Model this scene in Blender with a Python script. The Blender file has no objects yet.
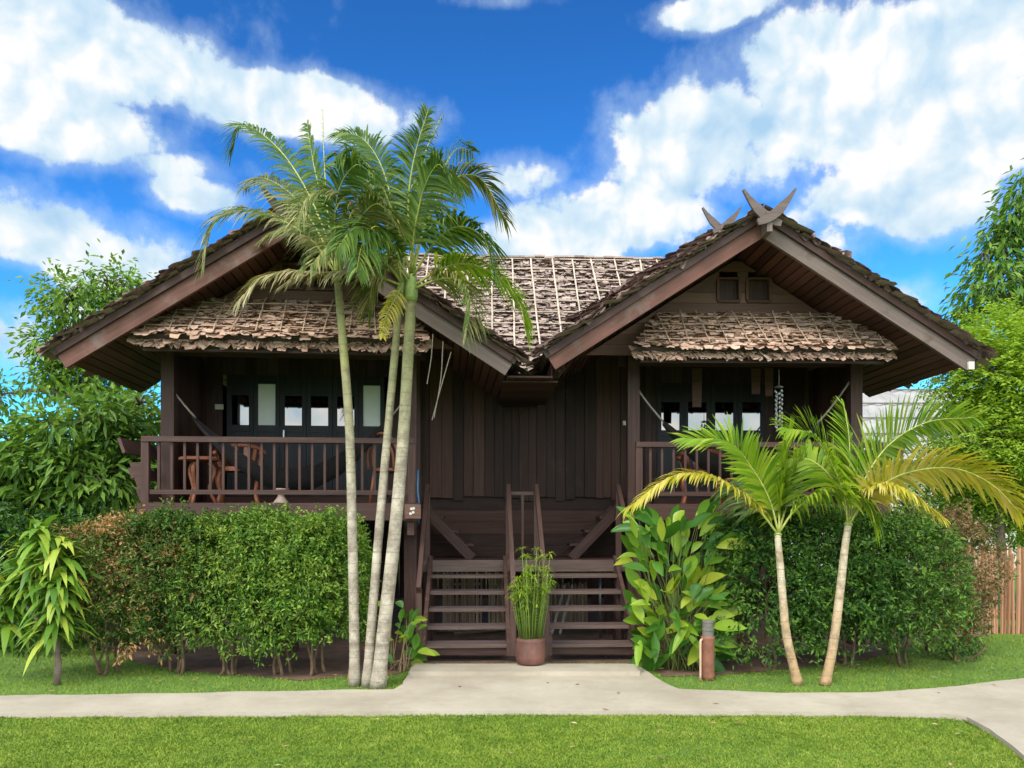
import bpy, math, random
import numpy as np
from mathutils import Vector as V, Matrix

random.seed(7)
rng = np.random.default_rng(11)
SC = bpy.context.scene
COL = SC.collection
F, CX, HY, EYE = 769.0, 512.0, 519.0, 1.6
R = math.radians


def at(px, py, D):
    return V(((px - CX) * D / F, D, EYE + (HY - py) * D / F))


def gp(px, py, z=0.0):
    D = F * (EYE - z) / (py - HY)
    return V(((px - CX) * D / F, D, z))


def uni(a, b):
    return random.uniform(a, b)


# ------------------------------------------------------------------ materials
MATS = {}


def new_mat(name):
    m = bpy.data.materials.new(name)
    m.use_nodes = True
    nt = m.node_tree
    return m, nt, nt.nodes['Principled BSDF'], nt.nodes['Material Output']


def ramp(nt, stops, interp='LINEAR'):
    n = nt.nodes.new('ShaderNodeValToRGB')
    n.color_ramp.interpolation = interp
    el = n.color_ramp.elements
    while len(el) > 1:
        el.remove(el[-1])
    el[0].position = stops[0][0]
    el[0].color = (*stops[0][1], 1)
    for p, c in stops[1:]:
        e = el.new(p)
        e.color = (*c, 1)
    return n


def noise(nt, scale, detail=4, rough=0.55, vec=None, dist=0.0):
    n = nt.nodes.new('ShaderNodeTexNoise')
    n.inputs['Scale'].default_value = scale
    n.inputs['Detail'].default_value = detail
    n.inputs['Roughness'].default_value = rough
    n.inputs['Distortion'].default_value = dist
    if vec is not None:
        nt.links.new(vec, n.inputs['Vector'])
    return n


def mathn(nt, op, a, b=None, clamp=False):
    n = nt.nodes.new('ShaderNodeMath')
    n.operation = op
    n.use_clamp = clamp
    for i, x in enumerate((a, b)):
        if x is None:
            continue
        if isinstance(x, (int, float)):
            n.inputs[i].default_value = x
        else:
            nt.links.new(x, n.inputs[i])
    return n.outputs[0]


def mixc(nt, fac, a, b, mode='MIX'):
    n = nt.nodes.new('ShaderNodeMix')
    n.data_type = 'RGBA'
    n.blend_type = mode
    for sock, x in ((n.inputs[0], fac), (n.inputs[6], a), (n.inputs[7], b)):
        if isinstance(x, (int, float)):
            sock.default_value = x
        elif isinstance(x, tuple):
            sock.default_value = (*x, 1)
        else:
            nt.links.new(x, sock)
    return n.outputs[2]


def bump(nt, h, strength, dist=0.01):
    n = nt.nodes.new('ShaderNodeBump')
    n.inputs['Strength'].default_value = strength
    n.inputs['Distance'].default_value = dist
    nt.links.new(h, n.inputs['Height'])
    return n.outputs[0]


def wood(name, c1, c2, c3, rough=0.6, worn=None, worn_amt=0.55):
    m, nt, b, o = new_mat(name)
    uv = nt.nodes.new('ShaderNodeUVMap')
    mp = nt.nodes.new('ShaderNodeMapping')
    mp.inputs['Scale'].default_value = (1.5, 28, 1)
    nt.links.new(uv.outputs[0], mp.inputs[0])
    g = noise(nt, 1.0, 6, 0.65, mp.outputs[0], 0.4)
    geo = nt.nodes.new('ShaderNodeNewGeometry')
    isl = geo.outputs['Random Per Island']
    f = mathn(nt, 'ADD', mathn(nt, 'MULTIPLY', g.outputs[0], 0.75), mathn(nt, 'MULTIPLY', isl, 0.45))
    f = mathn(nt, 'SUBTRACT', f, 0.1)
    r = ramp(nt, [(0.2, c1), (0.5, c2), (0.85, c3)])
    nt.links.new(f, r.inputs[0])
    col = r.outputs[0]
    if worn:
        tc = nt.nodes.new('ShaderNodeTexCoord')
        w = noise(nt, 3.0, 8, 0.72, tc.outputs['Object'])
        rr = ramp(nt, [(worn_amt, (0, 0, 0)), (worn_amt + 0.12, (1, 1, 1))])
        nt.links.new(w.outputs[0], rr.inputs[0])
        col = mixc(nt, mathn(nt, 'MULTIPLY', rr.outputs[0], 0.75), col, worn)
    nt.links.new(col, b.inputs['Base Color'])
    b.inputs['Roughness'].default_value = rough
    b.inputs['Specular IOR Level'].default_value = 0.35
    nt.links.new(bump(nt, g.outputs[0], 0.35, 0.006), b.inputs['Normal'])
    return m


def plain(name, c, rough=0.6, metal=0.0, var=0.25, scale=8, bmp=0.0, coord='Object'):
    m, nt, b, o = new_mat(name)
    tc = nt.nodes.new('ShaderNodeTexCoord')
    n = noise(nt, scale, 6, 0.6, tc.outputs[coord])
    lo = tuple(x * (1 - var) for x in c)
    hi = tuple(min(1, x * (1 + var)) for x in c)
    r = ramp(nt, [(0.3, lo), (0.7, hi)])
    nt.links.new(n.outputs[0], r.inputs[0])
    nt.links.new(r.outputs[0], b.inputs['Base Color'])
    b.inputs['Roughness'].default_value = rough
    b.inputs['Metallic'].default_value = metal
    if bmp:
        nt.links.new(bump(nt, n.outputs[0], bmp, 0.01), b.inputs['Normal'])
    return m


def leafm(name, stops, rough=0.42, trans=0.3, tcol=None, patch=None, patch_scale=2.0, patch_t=0.55):
    """leaf colour picked per leaf; patch = a second set of leaf colours gathered in patches of the plant"""
    m, nt, b, o = new_mat(name)
    geo = nt.nodes.new('ShaderNodeNewGeometry')
    r = ramp(nt, stops)
    nt.links.new(geo.outputs['Random Per Island'], r.inputs[0])
    col = r.outputs[0]
    if patch:
        tc = nt.nodes.new('ShaderNodeTexCoord')
        n = noise(nt, patch_scale, 3, 0.6, tc.outputs['Object'])
        s = mathn(nt, 'ADD', n.outputs[0], mathn(nt, 'MULTIPLY', geo.outputs['Random Per Island'], 0.25))
        rr = ramp(nt, [(patch_t, (0, 0, 0)), (patch_t + 0.12, (1, 1, 1))])
        nt.links.new(s, rr.inputs[0])
        r2 = ramp(nt, patch)
        nt.links.new(geo.outputs['Random Per Island'], r2.inputs[0])
        col = mixc(nt, rr.outputs[0], col, r2.outputs[0])
    nt.links.new(col, b.inputs['Base Color'])
    b.inputs['Roughness'].default_value = rough
    b.inputs['Specular IOR Level'].default_value = 0.28
    t = nt.nodes.new('ShaderNodeBsdfTranslucent')
    tc2 = mixc(nt, 1.0, col, tcol or (1.6, 1.5, 0.7), 'MULTIPLY')
    nt.links.new(tc2, t.inputs[0])
    mx = nt.nodes.new('ShaderNodeMixShader')
    mx.inputs[0].default_value = trans
    nt.links.new(b.outputs[0], mx.inputs[1])
    nt.links.new(t.outputs[0], mx.inputs[2])
    nt.links.new(mx.outputs[0], o.inputs[0])
    return m


def trunkm(name, c1, c2, ring, c3=None, rings=11.0):
    """palm stem: ring scars along z, lichen blotches"""
    m, nt, b, o = new_mat(name)
    tc = nt.nodes.new('ShaderNodeTexCoord')
    n = noise(nt, 7, 6, 0.65, tc.outputs['Object'])
    n2 = noise(nt, 2.2, 3, 0.5, tc.outputs['Object'])
    r = ramp(nt, [(0.3, c1), (0.7, c2)])
    nt.links.new(n.outputs[0], r.inputs[0])
    col = r.outputs[0]
    sx = nt.nodes.new('ShaderNodeSeparateXYZ')
    nt.links.new(tc.outputs['Object'], sx.inputs[0])
    if c3:
        h = mathn(nt, 'ADD', sx.outputs[2], mathn(nt, 'MULTIPLY', n2.outputs[0], 1.6))
        rr = ramp(nt, [(0.0, (0, 0, 0)), (1.0, (1, 1, 1))])
        mr = nt.nodes.new('ShaderNodeMapRange')
        mr.inputs[1].default_value = c3[1]
        mr.inputs[2].default_value = c3[2]
        nt.links.new(h, mr.inputs[0])
        col = mixc(nt, mathn(nt, 'MULTIPLY', mr.outputs[0], mathn(nt, 'ADD', n.outputs[0], 0.25), True), col, c3[0])
    nz_ = noise(nt, 1.0, 2, 0.5, None)
    nz_.noise_dimensions = '1D'
    nt.links.new(mathn(nt, 'MULTIPLY', sx.outputs[2], 4.0), nz_.inputs['W'])
    zz = mathn(nt, 'ADD', mathn(nt, 'MULTIPLY', sx.outputs[2], rings), mathn(nt, 'ADD', mathn(nt, 'MULTIPLY', n2.outputs[0], 0.5), mathn(nt, 'MULTIPLY', nz_.outputs[0], 3.0)))
    fr = mathn(nt, 'FRACT', zz)
    rg = ramp(nt, [(0.0, (1, 1, 1)), (0.10, (0.8, 0.8, 0.8)), (0.16, (0, 0, 0)), (1.0, (0, 0, 0))])
    nt.links.new(fr, rg.inputs[0])
    n3 = noise(nt, 6.0, 8, 0.78, tc.outputs['Object'])
    bl_ = ramp(nt, [(0.46, (0, 0, 0)), (0.60, (1, 1, 1))])
    nt.links.new(n3.outputs[0], bl_.inputs[0])
    col = mixc(nt, mathn(nt, 'MULTIPLY', bl_.outputs[0], 0.68), col, ring)
    col = mixc(nt, mathn(nt, 'MULTIPLY', mathn(nt, 'MULTIPLY', rg.outputs[0], n.outputs[0]), 0.9), col, ring)
    nt.links.new(col, b.inputs['Base Color'])
    b.inputs['Roughness'].default_value = 0.7
    nt.links.new(bump(nt, mathn(nt, 'ADD', n.outputs[0], rg.outputs[0]), 0.5, 0.008), b.inputs['Normal'])
    return m


def thatchm(name, stops):
    m, nt, b, o = new_mat(name)
    geo = nt.nodes.new('ShaderNodeNewGeometry')
    tc = nt.nodes.new('ShaderNodeTexCoord')
    n = noise(nt, 30, 6, 0.7, tc.outputs['Object'])
    n2 = noise(nt, 1.6, 4, 0.6, tc.outputs['Object'])
    f = mathn(nt, 'ADD', mathn(nt, 'MULTIPLY', geo.outputs['Random Per Island'], 0.30), mathn(nt, 'MULTIPLY', n.outputs[0], 0.40))
    f = mathn(nt, 'ADD', f, mathn(nt, 'MULTIPLY', n2.outputs[0], 0.35))
    r = ramp(nt, stops)
    nt.links.new(f, r.inputs[0])
    nt.links.new(r.outputs[0], b.inputs['Base Color'])
    b.inputs['Roughness'].default_value = 0.85
    b.inputs['Specular IOR Level'].default_value = 0.2
    nt.links.new(bump(nt, n.outputs[0], 0.6, 0.01), b.inputs['Normal'])
    return m


M = MATS
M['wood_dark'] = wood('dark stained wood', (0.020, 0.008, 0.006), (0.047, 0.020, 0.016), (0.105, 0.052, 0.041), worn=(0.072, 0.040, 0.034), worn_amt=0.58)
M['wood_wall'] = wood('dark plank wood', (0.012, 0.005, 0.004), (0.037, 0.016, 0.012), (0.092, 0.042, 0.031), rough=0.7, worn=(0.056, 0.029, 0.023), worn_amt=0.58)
M['wood_red'] = wood('reddish worn wood', (0.055, 0.022, 0.016), (0.115, 0.044, 0.031), (0.18, 0.080, 0.057), worn=(0.16, 0.115, 0.10), worn_amt=0.53)
M['wood_grey'] = wood('weathered grey brown wood', (0.07, 0.046, 0.039), (0.125, 0.090, 0.079), (0.21, 0.160, 0.144), worn=(0.075, 0.042, 0.032), worn_amt=0.55)
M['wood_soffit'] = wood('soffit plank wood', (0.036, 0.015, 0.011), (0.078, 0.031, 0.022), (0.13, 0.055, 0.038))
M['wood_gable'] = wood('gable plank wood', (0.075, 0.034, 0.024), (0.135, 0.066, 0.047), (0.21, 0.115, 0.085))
M['wood_chair'] = wood('varnished red wood', (0.13, 0.040, 0.020), (0.24, 0.078, 0.040), (0.33, 0.13, 0.07), rough=0.35)
M['wood_tread'] = wood('worn tread wood', (0.05, 0.030, 0.026), (0.11, 0.070, 0.060), (0.22, 0.16, 0.14))
M['thatch'] = thatchm('dry leaf thatch', [(0.15, (0.095, 0.066, 0.058)), (0.5, (0.29, 0.215, 0.188)), (0.85, (0.50, 0.405, 0.36))])
M['thatch_warm'] = thatchm('warm dry leaf thatch', [(0.15, (0.17, 0.098, 0.072)), (0.5, (0.43, 0.275, 0.205)), (0.85, (0.60, 0.45, 0.36))])
M['thatch_edge'] = thatchm('dark edge thatch', [(0.15, (0.045, 0.028, 0.025)), (0.5, (0.14, 0.086, 0.076)), (0.85, (0.28, 0.195, 0.17))])  # darker thatch tone for the verge edges
M['thatch_under'] = plain('thatch underlay', (0.045, 0.03, 0.024), 0.9, var=0.4, scale=12, bmp=0.4)
M['batten'] = plain('pale bamboo batten', (0.46, 0.38, 0.31), 0.7, var=0.25, scale=6)
M['batten_warm'] = plain('warm bamboo batten', (0.42, 0.30, 0.21), 0.7, var=0.25, scale=6)
M['bamboo'] = wood('bamboo', (0.17, 0.075, 0.038), (0.31, 0.15, 0.08), (0.45, 0.26, 0.15), rough=0.6)
M['bamboo_pale'] = wood('pale dry bamboo', (0.25, 0.16, 0.11), (0.45, 0.32, 0.23), (0.6, 0.48, 0.37), rough=0.7)
M['white_paint'] = plain('chipped white paint', (0.62, 0.58, 0.52), 0.6, var=0.15)
M['rope'] = plain('pale rope', (0.27, 0.23, 0.19), 0.9)
M['cloth_dark'] = plain('dark hammock cloth', (0.022, 0.020, 0.022), 0.9, var=0.4, scale=25)
M['blue'] = plain('blue plastic', (0.06, 0.25, 0.55), 0.4)
M['black'] = plain('black metal', (0.015, 0.014, 0.016), 0.5)
M['clay'] = plain('terracotta clay', (0.21, 0.085, 0.052), 0.8, var=0.35, scale=9, bmp=0.3)
M['clay_pale'] = plain('pale clay', (0.42, 0.30, 0.26), 0.7)
M['grey_cement'] = plain('grey cement', (0.13, 0.12, 0.105), 0.9, var=0.3)
M['pink_pipe'] = plain('pinkish plastic pipe', (0.55, 0.33, 0.25), 0.5)
M['pot'] = plain('brown pot', (0.13, 0.055, 0.042), 0.65, var=0.5, scale=5, bmp=0.2)
M['soil'] = plain('bare red soil', (0.125, 0.072, 0.046), 0.95, var=0.4, scale=5, bmp=0.6)
M['bark'] = plain('grey brown bark', (0.15, 0.11, 0.085), 0.9, var=0.45, scale=14, bmp=0.7)
M['twig'] = plain('brown twig', (0.12, 0.075, 0.045), 0.9, var=0.4, scale=20)
M['roof_grey'] = plain('pale fibre cement sheet', (0.27, 0.26, 0.262), 0.8, var=0.18, scale=1.5)
M['wall_pale'] = plain('pale rendered wall', (0.5, 0.48, 0.44), 0.9, var=0.1)
M['metal'] = plain('dull silver metal', (0.34, 0.34, 0.34), 0.35, metal=0.8, var=0.2)

g_, nt, b, o = new_mat('reflective coated glass')
b.inputs['Base Color'].default_value = (0.17, 0.175, 0.185, 1)
b.inputs['Metallic'].default_value = 1.0
b.inputs['Roughness'].default_value = 0.03
M['glass'] = g_
M['pane_bright'] = plain('white painted reflection pane', (0.86, 0.86, 0.84), 0.8, var=0.03)  # plain white painted in for the bright reflection on the tall panes

M['wood_rail'] = wood('handrail wood', (0.034, 0.016, 0.013), (0.072, 0.037, 0.030), (0.14, 0.082, 0.068))
M['wood_horn'] = wood('weathered horn wood', (0.05, 0.034, 0.030), (0.095, 0.068, 0.060), (0.16, 0.12, 0.11))

# foliage
G = lambda *a: a
M['lf_hedge'] = leafm('hedge leaves', [(0.0, (0.027, 0.069, 0.011)), (0.5, (0.070, 0.156, 0.020)), (1.0, (0.149, 0.275, 0.035))], patch=[(0, (0.11, 0.20, 0.025)), (1, (0.25, 0.35, 0.055))], patch_t=0.60, patch_scale=3.2)
M['lf_hedge2'] = leafm('fresh hedge leaves', [(0.0, (0.035, 0.094, 0.011)), (0.5, (0.095, 0.206, 0.022)), (1.0, (0.189, 0.338, 0.039))], patch=[(0, (0.11, 0.20, 0.025)), (1, (0.25, 0.35, 0.055))], patch_t=0.60, patch_scale=3.2)
M['lf_hedge_orange'] = leafm('hedge leaves with orange tips', [(0.0, (0.030, 0.069, 0.011)), (0.6, (0.084, 0.150, 0.022)), (1.0, (0.176, 0.250, 0.039))],
                             patch=[(0, (0.24, 0.14, 0.05)), (0.5, (0.40, 0.20, 0.085)), (1, (0.50, 0.30, 0.15))], patch_t=0.61, patch_scale=2.2)
M['lf_dark'] = leafm('dark shrub leaves', [(0.0, (0.016, 0.047, 0.011)), (0.5, (0.038, 0.104, 0.018)), (1.0, (0.081, 0.182, 0.026))])
M['lf_dry'] = leafm('dry shrub leaves', [(0.0, (0.06, 0.075, 0.020)), (0.35, (0.17, 0.11, 0.05)), (1.0, (0.36, 0.24, 0.13))],
                    patch=[(0, (0.028, 0.07, 0.014)), (1, (0.07, 0.13, 0.025))], patch_t=0.66, patch_scale=1.7)
M['lf_plum'] = leafm('broad tree leaves', [(0.0, (0.050, 0.118, 0.020)), (0.5, (0.105, 0.205, 0.030)), (1.0, (0.19, 0.32, 0.05))])
M['lf_left'] = leafm('tall tree leaves', [(0.0, (0.055, 0.13, 0.018)), (0.6, (0.135, 0.26, 0.032)), (1.0, (0.25, 0.37, 0.05))])
M['lf_right'] = leafm('hanging tree leaves', [(0.0, (0.045, 0.115, 0.018)), (0.6, (0.105, 0.215, 0.028)), (1.0, (0.21, 0.33, 0.05))])
M['lf_light'] = leafm('light feathery leaves', [(0.0, (0.13, 0.235, 0.016)), (0.5, (0.225, 0.36, 0.025)), (1.0, (0.34, 0.46, 0.045))], trans=0.4)
M['lf_far'] = leafm('far leaves', [(0.0, (0.03, 0.07, 0.02)), (1.0, (0.08, 0.15, 0.03))])
M['lf_drac'] = leafm('strap leaves', [(0.0, (0.06, 0.15, 0.02)), (0.6, (0.15, 0.28, 0.03)), (1.0, (0.36, 0.42, 0.06))])
M['lf_heli'] = leafm('paddle leaves', [(0.0, (0.034, 0.120, 0.018)), (0.5, (0.101, 0.240, 0.025)), (0.8, (0.230, 0.360, 0.030)), (1.0, (0.405, 0.456, 0.050))], rough=0.33, trans=0.35)
M['lf_pap'] = leafm('papyrus leaves', [(0.0, (0.16, 0.28, 0.02)), (1.0, (0.36, 0.46, 0.06))], trans=0.35)
M['stem_green'] = leafm('green stems', [(0.0, (0.10, 0.19, 0.03)), (1.0, (0.22, 0.29, 0.06))], trans=0.1)
M['stem_mid'] = plain('olive stalks', (0.13, 0.15, 0.04), 0.7)
M['stem_dry'] = plain('dry stalks', (0.22, 0.15, 0.08), 0.9)
M['fr_green'] = leafm('palm leaflets green', [(0.0, (0.036, 0.085, 0.016)), (0.6, (0.085, 0.16, 0.026)), (1.0, (0.18, 0.24, 0.05))], trans=0.3)
M['fr_mid'] = leafm('palm leaflets fading', [(0.0, (0.055, 0.10, 0.022)), (0.5, (0.14, 0.178, 0.042)), (1.0, (0.36, 0.31, 0.14))], trans=0.3)
M['fr_pale'] = leafm('palm leaflets pale', [(0.0, (0.11, 0.13, 0.035)), (0.5, (0.29, 0.25, 0.12)), (1.0, (0.48, 0.40, 0.26))], trans=0.25)
M['fr_lime'] = leafm('palm leaflets lime', [(0.0, (0.10, 0.22, 0.014)), (0.5, (0.21, 0.34, 0.020)), (1.0, (0.34, 0.42, 0.04))], trans=0.4)
M['fr_yellow'] = leafm('palm leaflets yellow', [(0.0, (0.24, 0.27, 0.020)), (0.5, (0.42, 0.37, 0.035)), (1.0, (0.56, 0.46, 0.14))], trans=0.35)
M['rachis'] = plain('palm rachis', (0.30, 0.33, 0.07), 0.5, var=0.3)
M['trunk_pale'] = trunkm('pale ringed palm trunk', (0.20, 0.165, 0.125), (0.50, 0.44, 0.35), (0.12, 0.09, 0.065), ((0.23, 0.235, 0.05), 2.6, 4.0), 12)
M['trunk_young'] = trunkm('young ringed palm trunk', (0.34, 0.27, 0.17), (0.55, 0.50, 0.38), (0.16, 0.10, 0.05), ((0.37, 0.20, 0.075), 1.9, 0.9), 9)
M['crownshaft'] = plain('green crownshaft', (0.20, 0.27, 0.06), 0.45, var=0.5, scale=5)

# ground
m, nt, b, o = new_mat('lawn earth and turf')
tc = nt.nodes.new('ShaderNodeTexCoord')
n1 = noise(nt, 60, 5, 0.7, tc.outputs['Object'])
n2 = noise(nt, 1.3, 4, 0.6, tc.outputs['Object'])
r = ramp(nt, [(0.3, (0.055, 0.12, 0.016)), (0.6, (0.11, 0.21, 0.026)), (0.8, (0.17, 0.26, 0.045))])
nt.links.new(mathn(nt, 'ADD', mathn(nt, 'MULTIPLY', n1.outputs[0], 0.6), mathn(nt, 'MULTIPLY', n2.outputs[0], 0.4)), r.inputs[0])
nt.links.new(r.outputs[0], b.inputs['Base Color'])
b.inputs['Roughness'].default_value = 0.95
nt.links.new(bump(nt, n1.outputs[0], 0.7, 0.02), b.inputs['Normal'])
M['lawn'] = m
m, nt, b, o = new_mat('grass blades')
tc = nt.nodes.new('ShaderNodeTexCoord')
geo = nt.nodes.new('ShaderNodeNewGeometry')
n2 = noise(nt, 0.9, 5, 0.62, tc.outputs['Object'])
n4 = noise(nt, 5.5, 4, 0.65, tc.outputs['Object'])
f = mathn(nt, 'ADD', mathn(nt, 'MULTIPLY', geo.outputs['Random Per Island'], 0.42), mathn(nt, 'ADD', mathn(nt, 'MULTIPLY', n2.outputs[0], 0.75), mathn(nt, 'MULTIPLY', mathn(nt, 'SUBTRACT', n4.outputs[0], 0.5), 0.9)))
r = ramp(nt, [(0.15, (0.06, 0.115, 0.012)), (0.45, (0.135, 0.215, 0.018)), (0.72, (0.215, 0.285, 0.032)), (1.0, (0.38, 0.36, 0.11))])
nt.links.new(mathn(nt, 'SUBTRACT', f, 0.07), r.inputs[0])
nt.links.new(r.outputs[0], b.inputs['Base Color'])
b.inputs['Roughness'].default_value = 0.6
b.inputs['Specular IOR Level'].default_value = 0.2
M['grass'] = m
m, nt, b, o = new_mat('pale trowelled concrete')
tc = nt.nodes.new('ShaderNodeTexCoord')
n1 = noise(nt, 1.1, 8, 0.68, tc.outputs['Object'])
n2 = noise(nt, 90, 3, 0.6, tc.outputs['Object'])
r = ramp(nt, [(0.3, (0.27, 0.23, 0.175)), (0.52, (0.365, 0.318, 0.25)), (0.75, (0.44, 0.39, 0.315))])
nt.links.new(n1.outputs[0], r.inputs[0])
cc = mixc(nt, mathn(nt, 'MULTIPLY', n2.outputs[0], 0.25), r.outputs[0], (0.30, 0.265, 0.22))
n5 = noise(nt, 2.6, 9, 0.75, tc.outputs['Object'], 0.6)
st = ramp(nt, [(0.52, (0, 0, 0)), (0.66, (1, 1, 1))])
nt.links.new(n5.outputs[0], st.inputs[0])
cc = mixc(nt, mathn(nt, 'MULTIPLY', st.outputs[0], 0.55), cc, (0.27, 0.225, 0.17))
n6 = noise(nt, 26, 3, 0.5, tc.outputs['Object'])
sp = ramp(nt, [(0.66, (0, 0, 0)), (0.72, (1, 1, 1))])
nt.links.new(n6.outputs[0], sp.inputs[0])
cc = mixc(nt, mathn(nt, 'MULTIPLY', sp.outputs[0], 0.4), cc, (0.20, 0.17, 0.13))
nt.links.new(cc, b.inputs['Base Color'])
b.inputs['Roughness'].default_value = 0.88
nt.links.new(bump(nt, n2.outputs[0], 0.25, 0.004), b.inputs['Normal'])
M['concrete'] = m

# ------------------------------------------------------------------ objects
ORG = {}


def tag(o, label=None, cat=None, group=None, kind=None):
    for k, v in (('label', label), ('category', cat), ('group', group), ('kind', kind)):
        if v:
            o[k] = v
    return o


def thing(name, loc, label, cat, group=None):
    e = bpy.data.objects.new(name, None)
    e.empty_display_size = 0.2
    COL.objects.link(e)
    e.location = loc
    ORG[e.name] = V(loc)
    return tag(e, label, cat, group)


def mesh_np(name, verts, faces, mat, parent=None, smooth=False, org=None, uvs=None):
    verts = np.asarray(verts, dtype=np.float32)
    me = bpy.data.meshes.new(name)
    if parent is not None:
        org = ORG[parent.name]
    if org is not None:
        verts = verts - np.array(org, dtype=np.float32)
    if isinstance(faces, np.ndarray):
        nf, k = faces.shape
        me.vertices.add(len(verts))
        me.vertices.foreach_set('co', verts.ravel())
        me.loops.add(nf * k)
        me.loops.foreach_set('vertex_index', faces.astype(np.int32).ravel())
        me.polygons.add(nf)
        me.polygons.foreach_set('loop_start', np.arange(0, nf * k, k, dtype=np.int32))
        me.polygons.foreach_set('loop_total', np.full(nf, k, dtype=np.int32))
    else:
        me.from_pydata([tuple(map(float, v)) for v in verts], [], faces)
    if uvs is not None:
        l = me.uv_layers.new(name='UVMap')
        l.data.foreach_set('uv', np.asarray(uvs, dtype=np.float32).ravel())
    me.polygons.foreach_set('use_smooth', np.full(len(me.polygons), smooth))
    me.materials.append(mat)
    me.update(calc_edges=True)
    me.validate()
    ob = bpy.data.objects.new(name, me)
    COL.objects.link(ob)
    if parent is not None:
        ob.parent = parent
        ORG[ob.name] = org
    elif org is not None:
        ob.location = org
        ORG[ob.name] = V(org)
    else:
        ORG[ob.name] = V((0, 0, 0))
    return ob


class MB:
    def __init__(s, X=None):
        s.v, s.f, s.uv, s.X = [], [], [], X or Matrix()

    def add(s, vs, fs, uv=None):
        k = len(s.v)
        s.v += [s.X @ V(p) for p in vs]
        for i, f in enumerate(fs):
            s.f.append([k + j for j in f])
            s.uv += uv[i] if uv else [(0, 0)] * len(f)

    def hexa(s, P):
        """8 corners: 0-3 start ring, 4-7 end ring; uv runs along the length"""
        L = (V(P[4]) - V(P[0])).length
        a = (V(P[1]) - V(P[0])).length
        b = (V(P[3]) - V(P[0])).length
        o1, o2 = uni(0, 50), uni(0, 50)
        fs, uv = [], []
        for i, (j, w) in enumerate(((1, a), (2, b), (3, a), (0, b))):
            fs.append([i, j, j + 4, i + 4])
            off = o2 + i * 0.37
            uv.append([(o1, off), (o1, off + w), (o1 + L, off + w), (o1 + L, off)])
        fs += [[3, 2, 1, 0], [4, 5, 6, 7]]
        for _ in range(2):
            uv.append([(o1, o2), (o1 + b * .2, o2), (o1 + b * .2, o2 + a), (o1, o2 + a)])
        s.add(P, fs, uv)

    def beam(s, p0, p1, w, h, up=(0, 0, 1), roll=0.0):
        """box along p0-p1: w sideways, h along up"""
        p0, p1, up = V(p0), V(p1), V(up)
        t = (p1 - p0).normalized()
        a = t.cross(up)
        if a.length < 1e-4:
            a = t.cross(V((0, 1, 0)))
        a.normalize()
        u = a.cross(t).normalized()
        a, u = a * w / 2, u * h / 2
        P = [p + x for p in (p0, p1) for x in (-a - u, a - u, a + u, -a + u)]
        s.hexa(P)

    def box(s, x0, x1, y0, y1, z0, z1):
        d = (x1 - x0, y1 - y0, z1 - z0)
        if d[0] >= d[1] and d[0] >= d[2]:
            P = [(x, y, z) for x in (x0, x1) for y, z in ((y0, z0), (y1, z0), (y1, z1), (y0, z1))]
        elif d[2] >= d[1]:
            P = [(x, y, z) for z in (z0, z1) for x, y in ((x0, y0), (x1, y0), (x1, y1), (x0, y1))]
        else:
            P = [(x, y, z) for y in (y0, y1) for x, z in ((x1, z0), (x0, z0), (x0, z1), (x1, z1))]
        s.hexa(P)

    def tube(s, pts, rad, n=8, cap=True):
        pts = [V(p) for p in pts]
        if not hasattr(rad, '__len__'):
            rad = [rad] * len(pts)
        vs, fs, uv = [], [], []
        ref = V((1, 0, 0))
        d = 0
        ds = []
        for i, p in enumerate(pts):
            t = (pts[min(i + 1, len(pts) - 1)] - pts[max(i - 1, 0)]).normalized()
            a = ref - t * ref.dot(t)
            if a.length < 0.05:
                a = V((0, 1, 0)) - t * t.y
            a.normalize()
            ref = a
            b = t.cross(a)
            if i:
                d += (p - pts[i - 1]).length
            ds.append(d)
            for k in range(n):
                an = 2 * math.pi * k / n
                vs.append(p + (a * math.cos(an) + b * math.sin(an)) * rad[i])
        for i in range(len(pts) - 1):
            for k in range(n):
                k2 = (k + 1) % n
                fs.append([i * n + k, i * n + k2, (i + 1) * n + k2, (i + 1) * n + k])
                c0, c1 = k * .03, (k + 1) * .03
                uv.append([(ds[i], c0), (ds[i], c1), (ds[i + 1], c1), (ds[i + 1], c0)])
        if cap:
            fs.append(list(range(n - 1, -1, -1)))
            fs.append([(len(pts) - 1) * n + k for k in range(n)])
            uv += [[(0, 0)] * n, [(0, 0)] * n]
        s.add(vs, fs, uv)

    def lathe(s, c, prof, n=20):
        c = V(c)
        s.tube([c + V((0, 0, z)) for r, z in prof], [r for r, z in prof], n)

    def prism(s, pts, d):
        """flat polygon pts (3-D) extruded by vector d"""
        n = len(pts)
        d = V(d)
        P = [V(p) for p in pts] + [V(p) + d for p in pts]
        fs = [list(range(n - 1, -1, -1)), [n + i for i in range(n)]]
        fs += [[i, (i + 1) % n, n + (i + 1) % n, n + i] for i in range(n)]
        uv = []
        for f in fs:
            uv.append([(P[j].x + P[j].y, P[j].z) for j in f])
        s.add(P, fs, uv)

    def build(s, name, mat, parent=None, smooth=False, org=None):
        return mesh_np(name, [tuple(p) for p in s.v], s.f, mat, parent, smooth, org, s.uv)


def catmull(pts, n):
    pts = [V(p) for p in pts]
    P = [pts[0] * 2 - pts[1]] + pts + [pts[-1] * 2 - pts[-2]]
    out = []
    m = len(pts) - 1
    for k in range(n + 1):
        x = k / n * m
        i = min(int(x), m - 1)
        t = x - i
        a, b, c, d = P[i:i + 4]
        out.append(0.5 * ((2 * b) + (c - a) * t + (2 * a - 5 * b + 4 * c - d) * t * t + (3 * b - a - 3 * c + d) * t ** 3))
    return out


def nrm(a):
    return a / np.maximum(np.linalg.norm(a, axis=-1, keepdims=True), 1e-9)


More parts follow.
